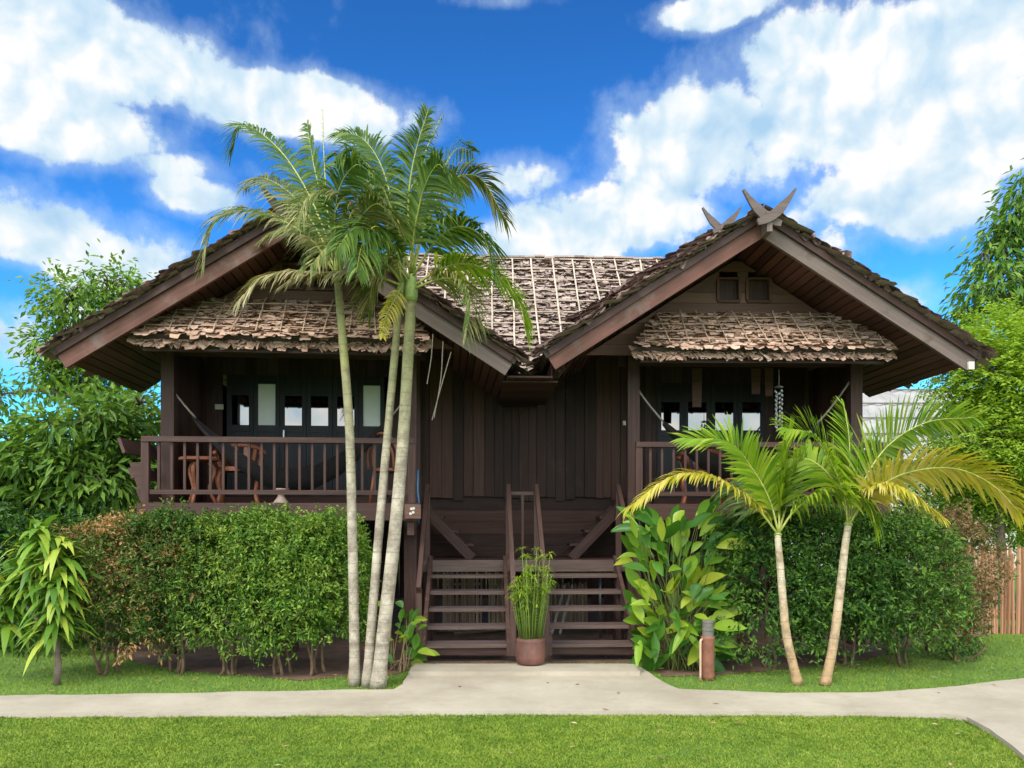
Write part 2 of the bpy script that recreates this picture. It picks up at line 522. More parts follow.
def leaves(pos, dirs, length, width, droop=0.15, up=None, fold=0.2):
    """simple folded leaves: 5 vertices, 4 triangles each"""
    n = len(pos)
    dirs = nrm(dirs)
    if up is None:
        up = nrm(rng.normal(size=(n, 3)) + np.array([0, 0, 0.8]))
    side = nrm(np.cross(dirs, up))
    nor = np.cross(side, dirs)
    L = np.broadcast_to(np.asarray(length, dtype=float), (n,))[:, None]
    W = np.broadcast_to(np.asarray(width, dtype=float), (n,))[:, None]
    dn = np.array([0, 0, -1.0])
    v = np.empty((n, 5, 3))
    v[:, 0] = pos
    mid = pos + dirs * L * 0.48 + dn * L * droop * 0.25
    v[:, 2] = mid - nor * W * fold
    v[:, 1] = mid - side * W * 0.5 + nor * W * fold * 0.5
    v[:, 3] = mid + side * W * 0.5 + nor * W * fold * 0.5
    v[:, 4] = pos + dirs * L * (1 - droop * 0.2) + dn * L * droop
    f = np.array([[0, 2, 1], [0, 3, 2], [1, 2, 4], [2, 3, 4]])
    faces = (np.arange(n)[:, None, None] * 5 + f[None]).reshape(-1, 3)
    return v.reshape(-1, 3), faces


def ribbons(base, dirs, nor, length, width, droop, prof=(0.5, 1.0, 0.85, 0.06), wob=0.0):
    """strap leaves / leaflets: strips of quads bending under gravity"""
    n, k = len(base), len(prof)
    dirs = nrm(dirs)
    side = nrm(np.cross(dirs, nor))
    L = np.broadcast_to(np.asarray(length, dtype=float), (n,))[:, None]
    W = np.broadcast_to(np.asarray(width, dtype=float), (n,))[:, None]
    dr = np.broadcast_to(np.asarray(droop, dtype=float), (n,))[:, None]
    v = np.empty((n, k, 2, 3))
    tw = rng.normal(size=(n, 1)) * wob
    for j in range(k):
        s = j / (k - 1)
        p = base + dirs * L * s * (1 - 0.25 * dr * s) + np.array([0, 0, -1.0]) * L * dr * s * s
        sd = side * np.cos(tw * s) + np.cross(dirs, side) * np.sin(tw * s)
        v[:, j, 0] = p - sd * W * prof[j] / 2
        v[:, j, 1] = p + sd * W * prof[j] / 2
    f = []
    for j in range(k - 1):
        f.append([2 * j, 2 * j + 1, 2 * j + 3, 2 * j + 2])
    faces = (np.arange(n)[:, None, None] * (2 * k) + np.array(f)[None]).reshape(-1, 4)
    return v.reshape(-1, 3), faces


def paddles(base, dirs, nor, length, width, droop, prof, fold=.22):
    """broad blades with a sunken midrib"""
    n, k = len(base), len(prof)
    dirs = nrm(dirs)
    side = nrm(np.cross(dirs, nor))
    up = np.cross(side, dirs)
    v = np.empty((n, k, 3, 3))
    for j in range(k):
        s = j / (k - 1)
        p = base + dirs * length * s * (1 - 0.25 * droop * s) + np.array([0, 0, -1.0]) * length * droop * s * s
        h = width * prof[j] / 2
        v[:, j, 1] = p - up * h * fold
        v[:, j, 0] = p - side * h + up * h * fold * rng.uniform(.4, 1.8)
        v[:, j, 2] = p + side * h + up * h * fold * rng.uniform(.4, 1.8)
    f = []
    for j in range(k - 1):
        for c in (0, 1):
            q = 3 * j + c
            f.append([q, q + 1, q + 4, q + 3])
    faces = (np.arange(n)[:, None, None] * (3 * k) + np.array(f)[None]).reshape(-1, 4)
    return v.reshape(-1, 3), faces


def join(parts):
    vs, fs, k = [], [], 0
    for v, f in parts:
        vs.append(v)
        fs.append(f + k)
        k += len(v)
    return np.concatenate(vs), np.concatenate(fs)


def lumps(p, seed, amp, freq):
    r = np.random.default_rng(seed)
    s = 0
    for i in range(7):
        k = r.normal(size=3) * freq
        s = s + np.sin(p @ k + r.uniform(0, 6.28))
    return s / 7 * amp


# ================================================================== THE SETTING
def sheet(name, pts, z, mat, kind='structure', thick=0.0):
    b = MB()
    P = [V((p[0], p[1], z - thick)) for p in pts]
    if thick:
        b.prism(P, (0, 0, thick))
    else:
        b.add(P, [list(range(len(P)))])
    return tag(b.build(name, mat), kind=kind)


sheet('ground', [(-400, -200), (400, -200), (400, 700), (-400, 700)], 0.0, M['lawn'])

# soil beds under the planting and under the house
bed = [gp(140, 664), gp(200, 673), gp(250, 676), gp(300, 681), gp(345, 677), gp(398, 675), gp(412, 664), gp(640, 664), gp(664, 677), gp(710, 676), gp(760, 672), gp(870, 660), gp(930, 640)]
bed = [(p.x, p.y) for p in bed] + [(6.5, 10.5), (6.8, 17.5), (-6.5, 17.5), (-6.0, 10.5)]
sheet('soil', bed, 0.006, M['soil'])

PZ = 0.045
path = [(-22.0, gp(0, 713, PZ).y + 0.12)]
for p in ((0, 713), (200, 712.5), (480, 710.5), (700, 711), (900, 712.5), (945, 713.5), (968, 717), (990, 729), (1010, 744), (1040, 768), (1085, 815)):
    q = gp(*p, PZ)
    path.append((q.x, q.y))
path += [(4.6, 2.5), (5.4, 2.2), (6.6, 5.3), (8.5, 7.0), (14, 9.4), (14, 10.6)]
for p in ((1060, 674), (1024, 678), (980, 683), (930, 688.5), (860, 692.5), (780, 692.5), (720, 690.5), (678, 688.5), (664, 682), (642, 668), (637, 664)):
    q = gp(*p, PZ)
    path.append((q.x, q.y))
for p in ((413, 664), (409, 672), (402, 684), (394, 689), (300, 690.5), (150, 693.5), (0, 695.5)):
    q = gp(*p, PZ)
    path.append((q.x, q.y))
path.append((-22.0, path[-1][1] - 0.05))
# finer, slightly uneven edge
fine = []
for i, a in enumerate(path):
    bq = path[(i + 1) % len(path)]
    k = max(1, min(60, int(math.hypot(bq[0] - a[0], bq[1] - a[1]) / 0.12)))
    for j in range(k):
        t = j / k
        x, y = a[0] + (bq[0] - a[0]) * t, a[1] + (bq[1] - a[1]) * t
        fine.append((x + uni(-.006, .006), y + 0.010 * math.sin(x * 7.1) + uni(-.008, .008)))
sheet('path', fine, PZ, M['concrete'], thick=0.09)
a, c = gp(410, 671, 0.09), gp(640, 671, 0.09)
b = MB()
b.box(a.x, c.x, a.y, a.y + 0.42, 0.0, 0.085)
tag(b.build('step_pavement', M['concrete']), kind='structure')

PATHP = np.array(fine)


def inside(poly, x, y):
    poly = np.asarray(poly)
    ins = np.zeros(len(x), dtype=bool)
    j = len(poly) - 1
    for i in range(len(poly)):
        xi, yi = poly[i]
        xj, yj = poly[j]
        c = ((yi > y) != (yj > y)) & (x < (xj - xi) * (y - yi) / (yj - yi + 1e-12) + xi)
        ins ^= c
        j = i
    return ins


def grass(name, n, x0, x1, y0, y1, h, label):
    x = rng.uniform(x0, x1, n)
    y = rng.uniform(y0, y1, n)
    ok = ~inside(PATHP, x, y) & ~inside(bed, x, y)
    x, y = x[ok], y[ok]
    k = len(x)
    p = np.stack([x, y, np.zeros(k)], 1)
    hh = h * rng.uniform(0.5, 1.25, k) * (1 + lumps(p, 3, 0.5, 5.0))
    an = rng.uniform(0, 6.283, k)
    d = np.stack([np.cos(an) * 0.55, np.sin(an) * 0.55, np.ones(k)], 1)
    v, f = ribbons(p, d, rng.normal(size=(k, 3)), hh, 0.0042, 0.35, (1.0, 0.8, 0.1))
    o = mesh_np(name, v, f, M['grass'])
    return tag(o, label, 'grass', kind='stuff')


grass('grass', 420000, -5.2, 5.2, 4.3, 6.6, 0.032, 'short mown green grass of the front lawn before the path')
grass('grass', 150000, -8.0, 8.5, 6.9, 11.5, 0.045, 'green grass growing between the path and the planting')

kk = 30000
ii = rng.integers(0, len(PATHP), kk)
tt_ = rng.uniform(0, 1, kk)[:, None]
pe = PATHP[ii] * (1 - tt_) + PATHP[(ii + 1) % len(PATHP)] * tt_
okk = (np.abs(pe[:, 0]) < 7) & (pe[:, 1] > 4.2) & (pe[:, 1] < 11) & ~((pe[:, 0] > -1.3) & (pe[:, 0] < 1.5) & (pe[:, 1] > 8.0))
pe = pe[okk] + rng.normal(size=(okk.sum(), 2)) * .018
kk = len(pe)
pe = np.stack([pe[:, 0], pe[:, 1], np.zeros(kk)], 1)
v, f = ribbons(pe, np.stack([rng.normal(size=kk) * .5, rng.normal(size=kk) * .5, np.ones(kk)], 1), rng.normal(size=(kk, 3)), rng.uniform(.035, .085, kk), .0045, .5, (1, .8, .1))
tag(mesh_np('edge_grass', v, f, M['grass']), 'longer grass blades overhanging the edges of the path', 'grass', kind='stuff')
kk = 170
pl_ = np.stack([rng.uniform(-5, 6, kk), rng.uniform(4.6, 9.5, kk), np.zeros(kk)], 1)
onp = inside(PATHP, pl_[:, 0], pl_[:, 1])
pl_[:, 2] = np.where(onp, PZ + .006, np.where(inside(bed, pl_[:, 0], pl_[:, 1]), .015, .03))
pl_ = pl_[~onp | (rng.uniform(size=kk) < .25)]
kk = len(pl_)
v, f = leaves(pl_, np.stack([rng.normal(size=kk), rng.normal(size=kk), rng.uniform(-.02, .1, kk)], 1), rng.uniform(.03, .08, kk), rng.uniform(.012, .03, kk), 0.05, up=nrm(np.array([0, 0, 1.0]) + rng.normal(size=(kk, 3)) * .25))
M['litter'] = leafm('fallen dry leaves', [(0, (0.16, 0.09, 0.04)), (.5, (0.33, 0.21, 0.10)), (1, (0.5, 0.42, 0.24))], trans=.1)
tag(mesh_np('leaf_litter', v, f, M['litter']), 'scattered dry fallen leaves on the grass and soil', 'leaf litter', kind='stuff')

# ================================================================== THE HOUSE
LC = at(281, 519, 8.65)
RC = at(760, 519, 9.20)


def frame(c, yaw):
    return Matrix.Translation((c.x, c.y, 0)) @ Matrix.Rotation(R(yaw), 4, 'Z')


FL, FR = frame(LC, 5.0), frame(RC, 1.2)
house = thing('wooden_house', (0.2, 10.5, 0), 'dark stilted timber house with two thatched gables and crossed roof horns', 'house')
HW = 1.495            # half width of a veranda
FZ = 1.775            # veranda floor
SL = 0.64             # roof slope
RUN = 2.36


def thatch(parent, name, mat, X, P0, A, B, bounds, S, row, lw, ll, lift=0.05, under=0.07, bat=None, seed=1, batmat='batten', rag=1.0):
    """a slope of overlapping dry leaves. P0 eave corner, A along eave, B up the slope, bounds(s) -> (a0, a1)"""
    A, B = V(A).normalized(), V(B).normalized()
    N = A.cross(B).normalized()
    if N.z < 0:
        N = -N
    # underlay slab
    ub = MB(X)
    ks = 8
    for i in range(ks):
        s0, s1 = S * i / ks, S * (i + 1) / ks
        a0, a1 = bounds(s0)
        c0, c1 = bounds(s1)
        q = [V(P0) + A * a0 + B * s0, V(P0) + A * a1 + B * s0, V(P0) + A * c1 + B * s1, V(P0) + A * c0 + B * s1]
        ub.add([p - N * under for p in q] + q, [[0, 1, 2, 3], [7, 6, 5, 4], [0, 4, 5, 1], [1, 5, 6, 2], [2, 6, 7, 3], [3, 7, 4, 0]])
    r = np.random.default_rng(seed)
    pos, wv, lv, rowi = [], [], [], []
    nrow = int(S / row) + 1
    for i in range(nrow + 1):
        s = min(i * row + ll * 0.55, S + 0.04)
        a0, a1 = bounds(min(max(s - ll * 0.5, 0), S))
        k = max(2, int((a1 - a0) / (lw * 0.55)))
        for j in range(k + 1):
            aa = a0 + (a1 - a0) * j / k + r.uniform(-.3, .3) * lw
            pos.append((aa, s + r.uniform(-.25, .25) * row, r.uniform(0.0, 0.015)))
    pos = np.array(pos)
    n = len(pos)
    L = ll * r.uniform(0.75, 1.15, n) * (1 + 0.15 * rag * r.normal(size=n).clip(-1, 1))
    W = lw * r.uniform(0.8, 1.25, n)
    tip = lift * r.uniform(0.40, 1.35, n)
    skew = r.normal(size=n) * 0.12
    curl = r.uniform(-0.22, 0.30, n)
    v = np.empty((n, 4, 3, 3))
    An, Bn, Nn, P = (np.array(t) for t in (A, B, N, V(P0)))
    wp = (0.9, 1.0, 1.0, 0.74)
    for jj, t in enumerate((0, 0.4, 0.8, 1.0)):
        h = pos[:, 2] + tip * (t ** 1.3)
        h = h + (0.012 * r.uniform(-1, 1, n) * rag if jj >= 2 else 0)
        for kk, w in enumerate((-.5, 0, .5)):
            e = (curl * W * 0.45 if kk != 1 else 0) * t
            a = pos[:, 0] + w * W * wp[jj] + skew * L * t + (r.uniform(-.1, .1, n) * W if jj == 3 else 0)
            s = pos[:, 1] - L * t - (0.0 if kk == 1 else -0.0) + (r.uniform(-.08, .08, n) * L if jj == 3 else 0)
            v[:, jj, kk] = P + a[:, None] * An + s[:, None] * Bn + (h + e)[:, None] * Nn
    f = []
    for jj in range(3):
        for kk in range(2):
            q = jj * 3 + kk
            f.append([q, q + 1, q + 4, q + 3])
    faces = (np.arange(n)[:, None, None] * 12 + np.array(f)[None]).reshape(-1, 4)
    vv = v.reshape(-1, 3)
    Xm = np.array(X)
    vv = vv @ Xm[:3, :3].T + Xm[:3, 3]
    ob = mesh_np(name, vv, faces, mat, parent, True)
    ub.build('underlay', M['thatch_under'], ob)
    if bat:
        dv, dh, rad = bat
        bb = MB(X)
        amin = min(bounds(0)[0], bounds(S)[0])
        amax = max(bounds(0)[1], bounds(S)[1])
        a = amin + dv * 0.5
        while a < amax:
            ss = [s for s in np.linspace(0.02 * S, S, 24) if bounds(s)[0] <= a <= bounds(s)[1]]
            if len(ss) > 2:
                j = uni(-.035, .035)
                pts = [V(P0) + A * (a + j * (s / S - .5) * 2 + uni(-.004, .004)) + B * s + N * (lift * 1.45 + uni(-.004, .010)) for s in np.linspace(ss[0], ss[-1], 9)]
                bb.tube(pts, rad * uni(.8, 1.2), 5)
            a += dv * uni(.88, 1.12)
        s = dh * 0.6
        while s < S:
            a0, a1 = bounds(s)
            pts = [V(P0) + A * (a0 + (a1 - a0) * t) + B * (s + uni(-.01, .01)) + N * (lift * 1.35 + uni(-.003, .008)) for t in np.linspace(0, 1, 14)]
            bb.tube(pts, rad * 0.8, 5)
            s += dh
        bb.build('batten_lattice', M[batmat], ob)
    return ob


def gable_roof(X, uc, v0, v1, zapex, run, side_bats, seed, front=True):
    """two thatched slopes with plank soffit and barge boards. zapex = underside of the boards at the ridge"""
    zb = zapex - SL * run
    hyp = math.hypot(1, SL)
    for sgn in (-1, 1):
        S = (run + 0.10) * hyp
        P0 = V((uc + sgn * (run + 0.10), v0 - 0.05 if sgn > 0 else v1, zb + 0.27 - 0.1 * SL))
        A = V((0, 1, 0)) if sgn > 0 else V((0, -1, 0))
        Ln = (v1 - v0 + 0.05)
        P0.y = v0 - 0.05 if sgn > 0 else v1
        B = V((-sgn, 0, SL))
        ob = thatch(house, 'thatched_roof', M['thatch'], X, P0, A, B, lambda s: (0, Ln), S, 0.11, 0.18, 0.26, 0.045, 0.08,
                    (0.32, 0.36, 0.011), seed + sgn)
        # soffit planks
        b = MB(X)
        k = 27
        for i in range(k):
            t0, t1 = i / k, (i + 1) / k - 0.006
            q = []
            for t in (t0, t1):
                uu = run * (1 - t)
                q.append((uc + sgn * uu, zapex - SL * uu + 0.10 + uni(-.002, .002)))
            for (ya, yb) in ((v0 + 0.03, v1),):
                b.hexa([V((q[0][0], ya, q[0][1])), V((q[1][0], ya, q[1][1])), V((q[1][0], ya, q[1][1] + .025)), V((q[0][0], ya, q[0][1] + .025)),
                        V((q[0][0], yb, q[0][1])), V((q[1][0], yb, q[1][1])), V((q[1][0], yb, q[1][1] + .025)), V((q[0][0], yb, q[0][1] + .025))])
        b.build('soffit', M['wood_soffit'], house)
    # ridge cap of folded leaves
    b = MB(X)
    zt = zapex + 0.30
    k = int((v1 - v0) / 0.16)
    for i in range(k):
        y = v0 - 0.06 + i * 0.16
        w = uni(.15, .22)
        for sgn in (-1, 1):
            b.beam((uc, y + .1, zt + uni(-.01, .02)), (uc + sgn * w, y + .1 + uni(-.03, .03), zt - w * SL * 1.05 + uni(-.01, .015)), 0.2, 0.018)
    b.build('ridge_cap', M['thatch'], house)
    if front:
        for sgn in (-1, 1):
            b = MB(X)
            e = V((uc + sgn * run, v0, zb + 0.085))
            p = V((uc + sgn * 0.0, v0, zapex + 0.085))
            d = (e - p).normalized()
            b.beam(p, e, 0.045, 0.155, up=(0, 0, 1))
            nm = b.build('barge_board', M['wood_red'] if sgn < 0 else M['wood_grey'], house)
            b = MB(X)
            b.beam(p + V((0, -0.035, 0.135)), e + V((0, -0.035, 0.135)) + d * 0.04, 0.05, 0.075)
            b.build('verge_board', M['wood_dark'], house)
            b = MB(X)
            b.beam(p + V((0, 0.035, 0.195)), e + V((0, 0.035, 0.195)) + d * 0.03, 0.03, 0.05)
            b.build('verge_batten', M['wood_grey'], house)
            # rough thatch edge along the verge
            n = 460
            t = rng.uniform(0, 1, n)
            X3 = np.array(X)
            pl = np.array(p) + t[:, None] * np.array(e - p + d * 0.12) + np.array([0, -0.02, 0.248]) + rng.normal(size=(n, 3)) * np.array([.0, .02, .008])
            dr = np.array([sgn * 1.0, -0.22, -SL]) + rng.normal(size=(n, 3)) * 0.2
            pw = pl @ X3[:3, :3].T + X3[:3, 3]
            nn = np.array([sgn * SL, -.15, 1.0]) + rng.normal(size=(n, 3)) * .25
            vv, ff = ribbons(pw, dr @ X3[:3, :3].T, nn @ X3[:3, :3].T, rng.uniform(.10, .18, n), rng.uniform(.05, .11, n), .10, (1, 1, .95, .6), .6)
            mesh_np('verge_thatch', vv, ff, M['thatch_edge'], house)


def horn(parent, X, c, s, mat):
    """crossed curved horns over a gable end"""
    for sgn in (-1, 1):
        b = MB(X)
        cen, wid = [], []
        for t in np.linspace(0, 1, 9):
            x = sgn * (-0.17 + 0.52 * t) * s
            z = (-0.07 + 0.10 * t + 0.36 * t * t) * s
            cen.append((x, z))
            wid.append((0.042 + 0.022 * math.sin(t * math.pi)) * s * (1 - 0.70 * max(0, t - .65) / .35))
        lo, hi = [], []
        for i, (x, z) in enumerate(cen):
            a, q = cen[max(i - 1, 0)], cen[min(i + 1, 8)]
            tx, tz = q[0] - a[0], q[1] - a[1]
            l = math.hypot(tx, tz)
            nx, nz = -tz / l * wid[i], tx / l * wid[i]
            lo.append((x - nx, z - nz))
            hi.append((x + nx, z + nz))
        y = c[1] - 0.02 * sgn
        pts = [V((c[0] + x, y, c[2] + z)) for x, z in lo + hi[::-1]]
        b.prism(pts, (0, 0.036, 0))
        b.build('roof_horn', mat, parent)


def pent(X, ub0, ub1, ut0, ut1, seed):
    v0, v1, z0, z1 = -0.24, 0.30, 3.60, 4.12
    B = V((0, v1 - v0, z1 - z0))
    S = B.length
    ob = thatch(house, 'pent_roof', M['thatch_warm'], X, V((0, v0, z0)), V((1, 0, 0)), B,
                lambda s: (ub0 + (ut0 - ub0) * s / S, ub1 + (ut1 - ub1) * s / S), S, 0.042, 0.10, 0.14, 0.036, 0.08, (0.235, 0.17, 0.0080), seed, 'batten_warm', 1.5)
    # thick ragged lower edge, three layers
    n = int((ub1 - ub0) / 0.036)
    parts = []
    X3 = np.array(X)
    for lay in range(5):
        u = np.linspace(ub0 - .02, ub1 + .02, n) + rng.uniform(-.03, .03, n)
        base = np.stack([u, np.full(n, v0 + 0.09 + lay * .012), np.full(n, z0 - 0.045 + lay * 0.022)], 1)
        d = np.array([0, -1.0, -0.75]) + rng.normal(size=(n, 3)) * np.array([.22, .10, .16])
        nn = np.array([0, -.6, 1.0]) + rng.normal(size=(n, 3)) * np.array([.28, .1, .1])
        parts.append(ribbons(base @ X3[:3, :3].T + X3[:3, 3], d @ X3[:3, :3].T, nn @ X3[:3, :3].T, rng.uniform(.08, .14, n), rng.uniform(.06, .12, n), .2, (1.0, 1.0, 0.95, 0.62), .5))
    v, f = join(parts)
    mesh_np('thatch_fringe', v, f, M['thatch_warm'], ob)
    b = MB(X)
    b.box(ub0 + .05, ub1 - .05, v0 + .10, v0 + .16, z0 - .16, z0 - .09)
    b.build('fascia', M['wood_dark'], ob)
    for u in np.linspace(ub0 + .1, ub1 - .1, 7):
        b = MB(X)
        b.beam((u, v0 + .05, z0 - .10), (u * .9, v1, z1 - .12), 0.05, 0.06)
        b.build('rafter', M['wood_dark'], ob)


def unit(X, side, uc, vb, zap, seed):
    s = side                                # -1 left, +1 right
    # ---------------- floor
    b = MB(X)
    k = 30
    for i in range(k):
        u0 = -HW + 2 * HW * i / k
        b.box(u0, u0 + 2 * HW / k - .006, 0.02, 6.4, FZ - .03 + uni(-.001, .001), FZ)
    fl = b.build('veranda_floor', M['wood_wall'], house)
    b = MB(X)
    b.box(-HW - .05, HW + .05, -0.05, 0.02, FZ - .19, FZ + 0.005)
    b.build('edge_beam', M['wood_dark'], fl)
    b = MB(X)
    for v in (0.6, 2.0, 4.2, 6.3):
        b.box(-HW + .02, HW - .02, v - .05, v + .05, FZ - .20, FZ - .033)
    for u in (-HW + .05, HW - .05):
        b.box(u - .04, u + .04, 0.03, 6.3, FZ - .36, FZ - .21)
    b.build('joist', M['wood_dark'], fl)
    # carved end block facing the stairs, with small pale blossom
    b = MB(X)
    ue = HW - 0.02 if s < 0 else -HW + 0.02
    b.box(ue - .09, ue + .09, -0.10, -0.052, FZ - .17, FZ - .01)
    blk = b.build('end_block', M['wood_gable'], fl)
    b = MB(X)
    for j, (du, dz) in enumerate(((-.045, -.06), (-.025, -.10), (-.055, -.115), (-.02, -.055))):
        c = V((ue + du + .03, -0.101, FZ + dz))
        b.prism([c + V((.017 * math.cos(q), 0, .017 * math.sin(q))) for q in np.linspace(0, 5.2, 6)], (0, -.006, 0))
    b.build('painted_blossom', M['white_paint'], blk)
    # ---------------- railing
    b = MB(X)
    b.box(-HW, HW, -0.06, 0.03, 2.455, 2.515)
    rl = b.build('veranda_railing', M['wood_dark'], house)
    b = MB(X)
    b.box(-HW + .06, HW - .06, -0.035, 0.01, 1.875, 1.925)
    b.build('bottom_rail', M['wood_dark'], rl)
    for u in (-HW + .035, HW - .035):
        b = MB(X)
        b.box(u - .04, u + .04, -0.048, 0.02, FZ + .006, 2.453)
        b.build('newel', M['wood_dark'], rl)
    k = 20
    b0 = None
    for i in range(1, k + 1):
        u = -HW + .035 + (2 * HW - .07) * i / (k + 1)
        p = X @ V((u, -0.012, 0))
        if b0 is None:
            b = MB(Matrix.Rotation(math.atan2(X[1][0], X[0][0]), 4, 'Z'))
            b.box(-.0135, .0135, -.012, .012, 1.926, 2.454)
            b0 = mesh_np('baluster', [tuple(q) for q in b.v], b.f, M['wood_dark'], None, False, None, b.uv)
            ob = b0
        else:
            ob = b0.copy()
            COL.objects.link(ob)
        ob.parent = rl
        ob.location = V((p.x, p.y, 0)) - ORG[house.name]
    # leaning side back rest on the outer side, railing on the inner side
    uo = s * HW
    b = MB(X)
    for j, t in enumerate((0.12, 0.45, 0.86)):
        b.beam((uo + s * .26 * t, -0.02, FZ + .74 * t), (uo + s * .26 * t, 1.9, FZ + .74 * t), 0.035, 0.17 if j == 2 else 0.12, up=(s * .26, 0, .74))
    sd = b.build('leaning_backrest', M['wood_dark'], house)
    for v in (-0.03, 0.95, 1.88):
        b = MB(X)
        b.prism([V((uo, v, FZ + .01)), V((uo - s * .03, v, FZ + .72)), V((uo + s * .215, v, FZ + .72))] if v > 0 else
                [V((uo, v, FZ + .01)), V((uo, v, FZ + .45)), V((uo + s * .135, v, FZ + .45))], (0, .03, 0))
        b.build('bracket', M['wood_dark'], sd)
    # ---------------- posts from the ground to the roof
    for u in (-1.42, 1.42):
        b = MB(X)
        b.box(u - .075, u + .075, 0.53, 0.68, 0, 4.15 if abs(u - uc) < 1.5 else 3.75)
        b.build('post', M['wood_dark'], house)
    for u in (-1.42, 0, 1.42):
        for v in (2.1, 4.2, 6.2):
            b = MB(X)
            b.box(u - .07, u + .07, v - .07, v + .07, 0, FZ - .2)
            b.build('stilt', M['wood_dark'], house)
    b = MB(X)
    b.box(-.07, .07, 0.55, .68, 0, FZ - .2)
    b.build('stilt', M['wood_dark'], house)
    # ---------------- room behind the veranda
    b = MB(X)
    k = 20
    vw = 2.0
    bay0, bay1 = (-1.14, 1.0) if s < 0 else (-.82, .76)
    for i in range(k):                      # front wall planks leave a bay for the doors
        u0 = -HW + 2 * HW * i / k
        if bay0 < u0 + HW / k < bay1:
            b.box(u0, u0 + 2 * HW / k - .004, vw, vw + .03, 3.58, 4.2)
        else:
            b.box(u0, u0 + 2 * HW / k - .004, vw, vw + .03, FZ, 4.2)
    for sg in (-1, 1):
        for i in range(26):
            v0 = vw + .035 + (6.3 - vw) * i / 26
            b.box(sg * HW - .015, sg * HW + .015, v0, v0 + .16, FZ, 3.62)
    for i in range(k):
        u0 = -HW + 2 * HW * i / k
        b.box(u0, u0 + 2 * HW / k - .004, 6.27, 6.30, FZ, 4.4)
    for i in range(8):
        v0 = .70 + i * .163
        b.box(s * 1.42 - .015, s * 1.42 + .015, v0, v0 + .16, FZ, 3.75)
    b.box(-HW, HW, vw + .034, vw + .05, 3.585, 4.2)
    b.box(uc - .75, uc + .75, vw + .034, vw + .05, 4.203, 4.72)
    b.box(-HW, HW, 6.305, 6.32, FZ, 4.4)
    b.box(uc - .75, uc + .75, 6.305, 6.32, 4.403, 4.72)
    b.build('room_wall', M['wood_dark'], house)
    b = MB(X)
    b.box(bay0 - .05, bay1 + .05, vw - .05, vw + .05, FZ + .002, FZ + .13)
    b.build('threshold', M['wood_soffit'], house)
    nb = 6 if s < 0 else 4
    wd = (bay1 - bay0) / nb
    for i in range(nb):
        u0 = bay0 + wd * i
        b = MB(X)
        tall = (i in (1, 5)) and s < 0
        zt = 3.46 if tall else 3.30
        g0 = 2.89
        y0, y1 = vw - .02, vw + .03
        b.box(u0 + .003, u0 + .06, y0, y1, FZ + .135, 3.575)
        b.box(u0 + wd - .06, u0 + wd - .003, y0, y1, FZ + .135, 3.575)
        b.box(u0 + .061, u0 + wd - .061, y0, y1, g0 - .09, g0)
        b.box(u0 + .061, u0 + wd - .061, y0, y1, FZ + .135, FZ + .25)
        b.box(u0 + .061, u0 + wd - .061, y0, y1, zt, 3.575)
        b.box(u0 + .061, u0 + wd - .061, y0 + .015, y1 - .01, FZ + .252, g0 - .092)
        dr = b.build('door', M['door'], house)
        pmat = M['pane_bright'] if tall else M['glass']
        b = MB(X)
        b.box(u0 + .061, u0 + wd - .061, vw + .004, vw + .012, g0 + .001, zt - .001)
        b.build('pane', pmat, dr)
        if i in (2,):
            b = MB(X)
            b.box(u0 + .05, u0 + .07, vw - .06, vw - .022, 2.66, 2.82)
            b.build('handle', M['metal'], dr)
    b = MB(X)
    us = -1.24
    b.box(us - .055, us + .055, vw - .015, vw - .001, 3.10, 3.17)
    b.build('switch_plate', M['white_paint'], house)
    # ceiling under the roof of the veranda
    b = MB(X)
    b.box(-HW - .1, HW + .1, 0.685, 0.73, 3.56, 3.70)
    b.build('tie_beam', M['wood_dark'], house)
    # ---------------- gable wall with two vents
    b = MB(X)
    vg = 0.31
    z = 3.62
    while z < zap - .06:
        h = 0.13
        half = min((zap + .10 - z) / SL - .05, RUN - .05)
        half2 = max(.03, (zap + .10 - z - h) / SL - .05)
        zv0, zv1 = 4.28, 4.54
        if z + h > zv0 and z < zv1:
            segs = [(-half, -half2, -.22, -.22), (.01, .01, .14, .14), (.39, .39, max(half2, .40), max(half, .41))]
        else:
            segs = [(-half, -half2, half2, half)]
        for a0, a1, c1, c0 in segs:
            b.hexa([V((uc + a0, vg, z)), V((uc + a0, vg + .03, z)), V((uc + a1, vg + .03, z + h - .004)), V((uc + a1, vg, z + h - .004)),
                    V((uc + c0, vg, z)), V((uc + c0, vg + .03, z)), V((uc + c1, vg + .03, z + h - .004)), V((uc + c1, vg, z + h - .004))])
        z += h
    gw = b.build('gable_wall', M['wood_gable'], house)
    for q0, q1 in ((-.22, .01), (.14, .39)):
        b = MB(X)
        for (x0, x1, z0, z1) in ((q0 - .02, q1 + .02, 4.27, 4.30), (q0 - .02, q1 + .02, 4.555, 4.58)):
            b.box(uc + x0, uc + x1, vg - .03, vg - .003, z0, z1)
        for x in (q0 - .02, q1 + .02):
            b.box(uc + x - .016, uc + x + .016, vg - .032, vg - .004, 4.301, 4.554)
        vt = b.build('vent', M['wood_soffit'], gw)
        b = MB(X)
        b.box(uc + q0 - .02, uc + q1 + .02, vg + .05, vg + .07, 4.2, 4.60)
        b.build('screen', M['wood_dark'], vt)
    # ---------------- roofs
    gable_roof(X, uc, vb, 1.75, zap, RUN, True, seed)
    gable_roof(X, uc, 1.15, 7.0, zap + 0.44, RUN, False, seed + 20, front=True)
    fin = None
    b = MB(X)
    b.box(uc - .03, uc + .03, vb - .23, vb - .03, zap - .02, zap + .20)
    kp = b.build('king_post', M['wood_grey'], house)
    horn(kp, X, (uc, vb - 0.235, zap + .13), 0.80, M['wood_horn'])
    b = MB(X)
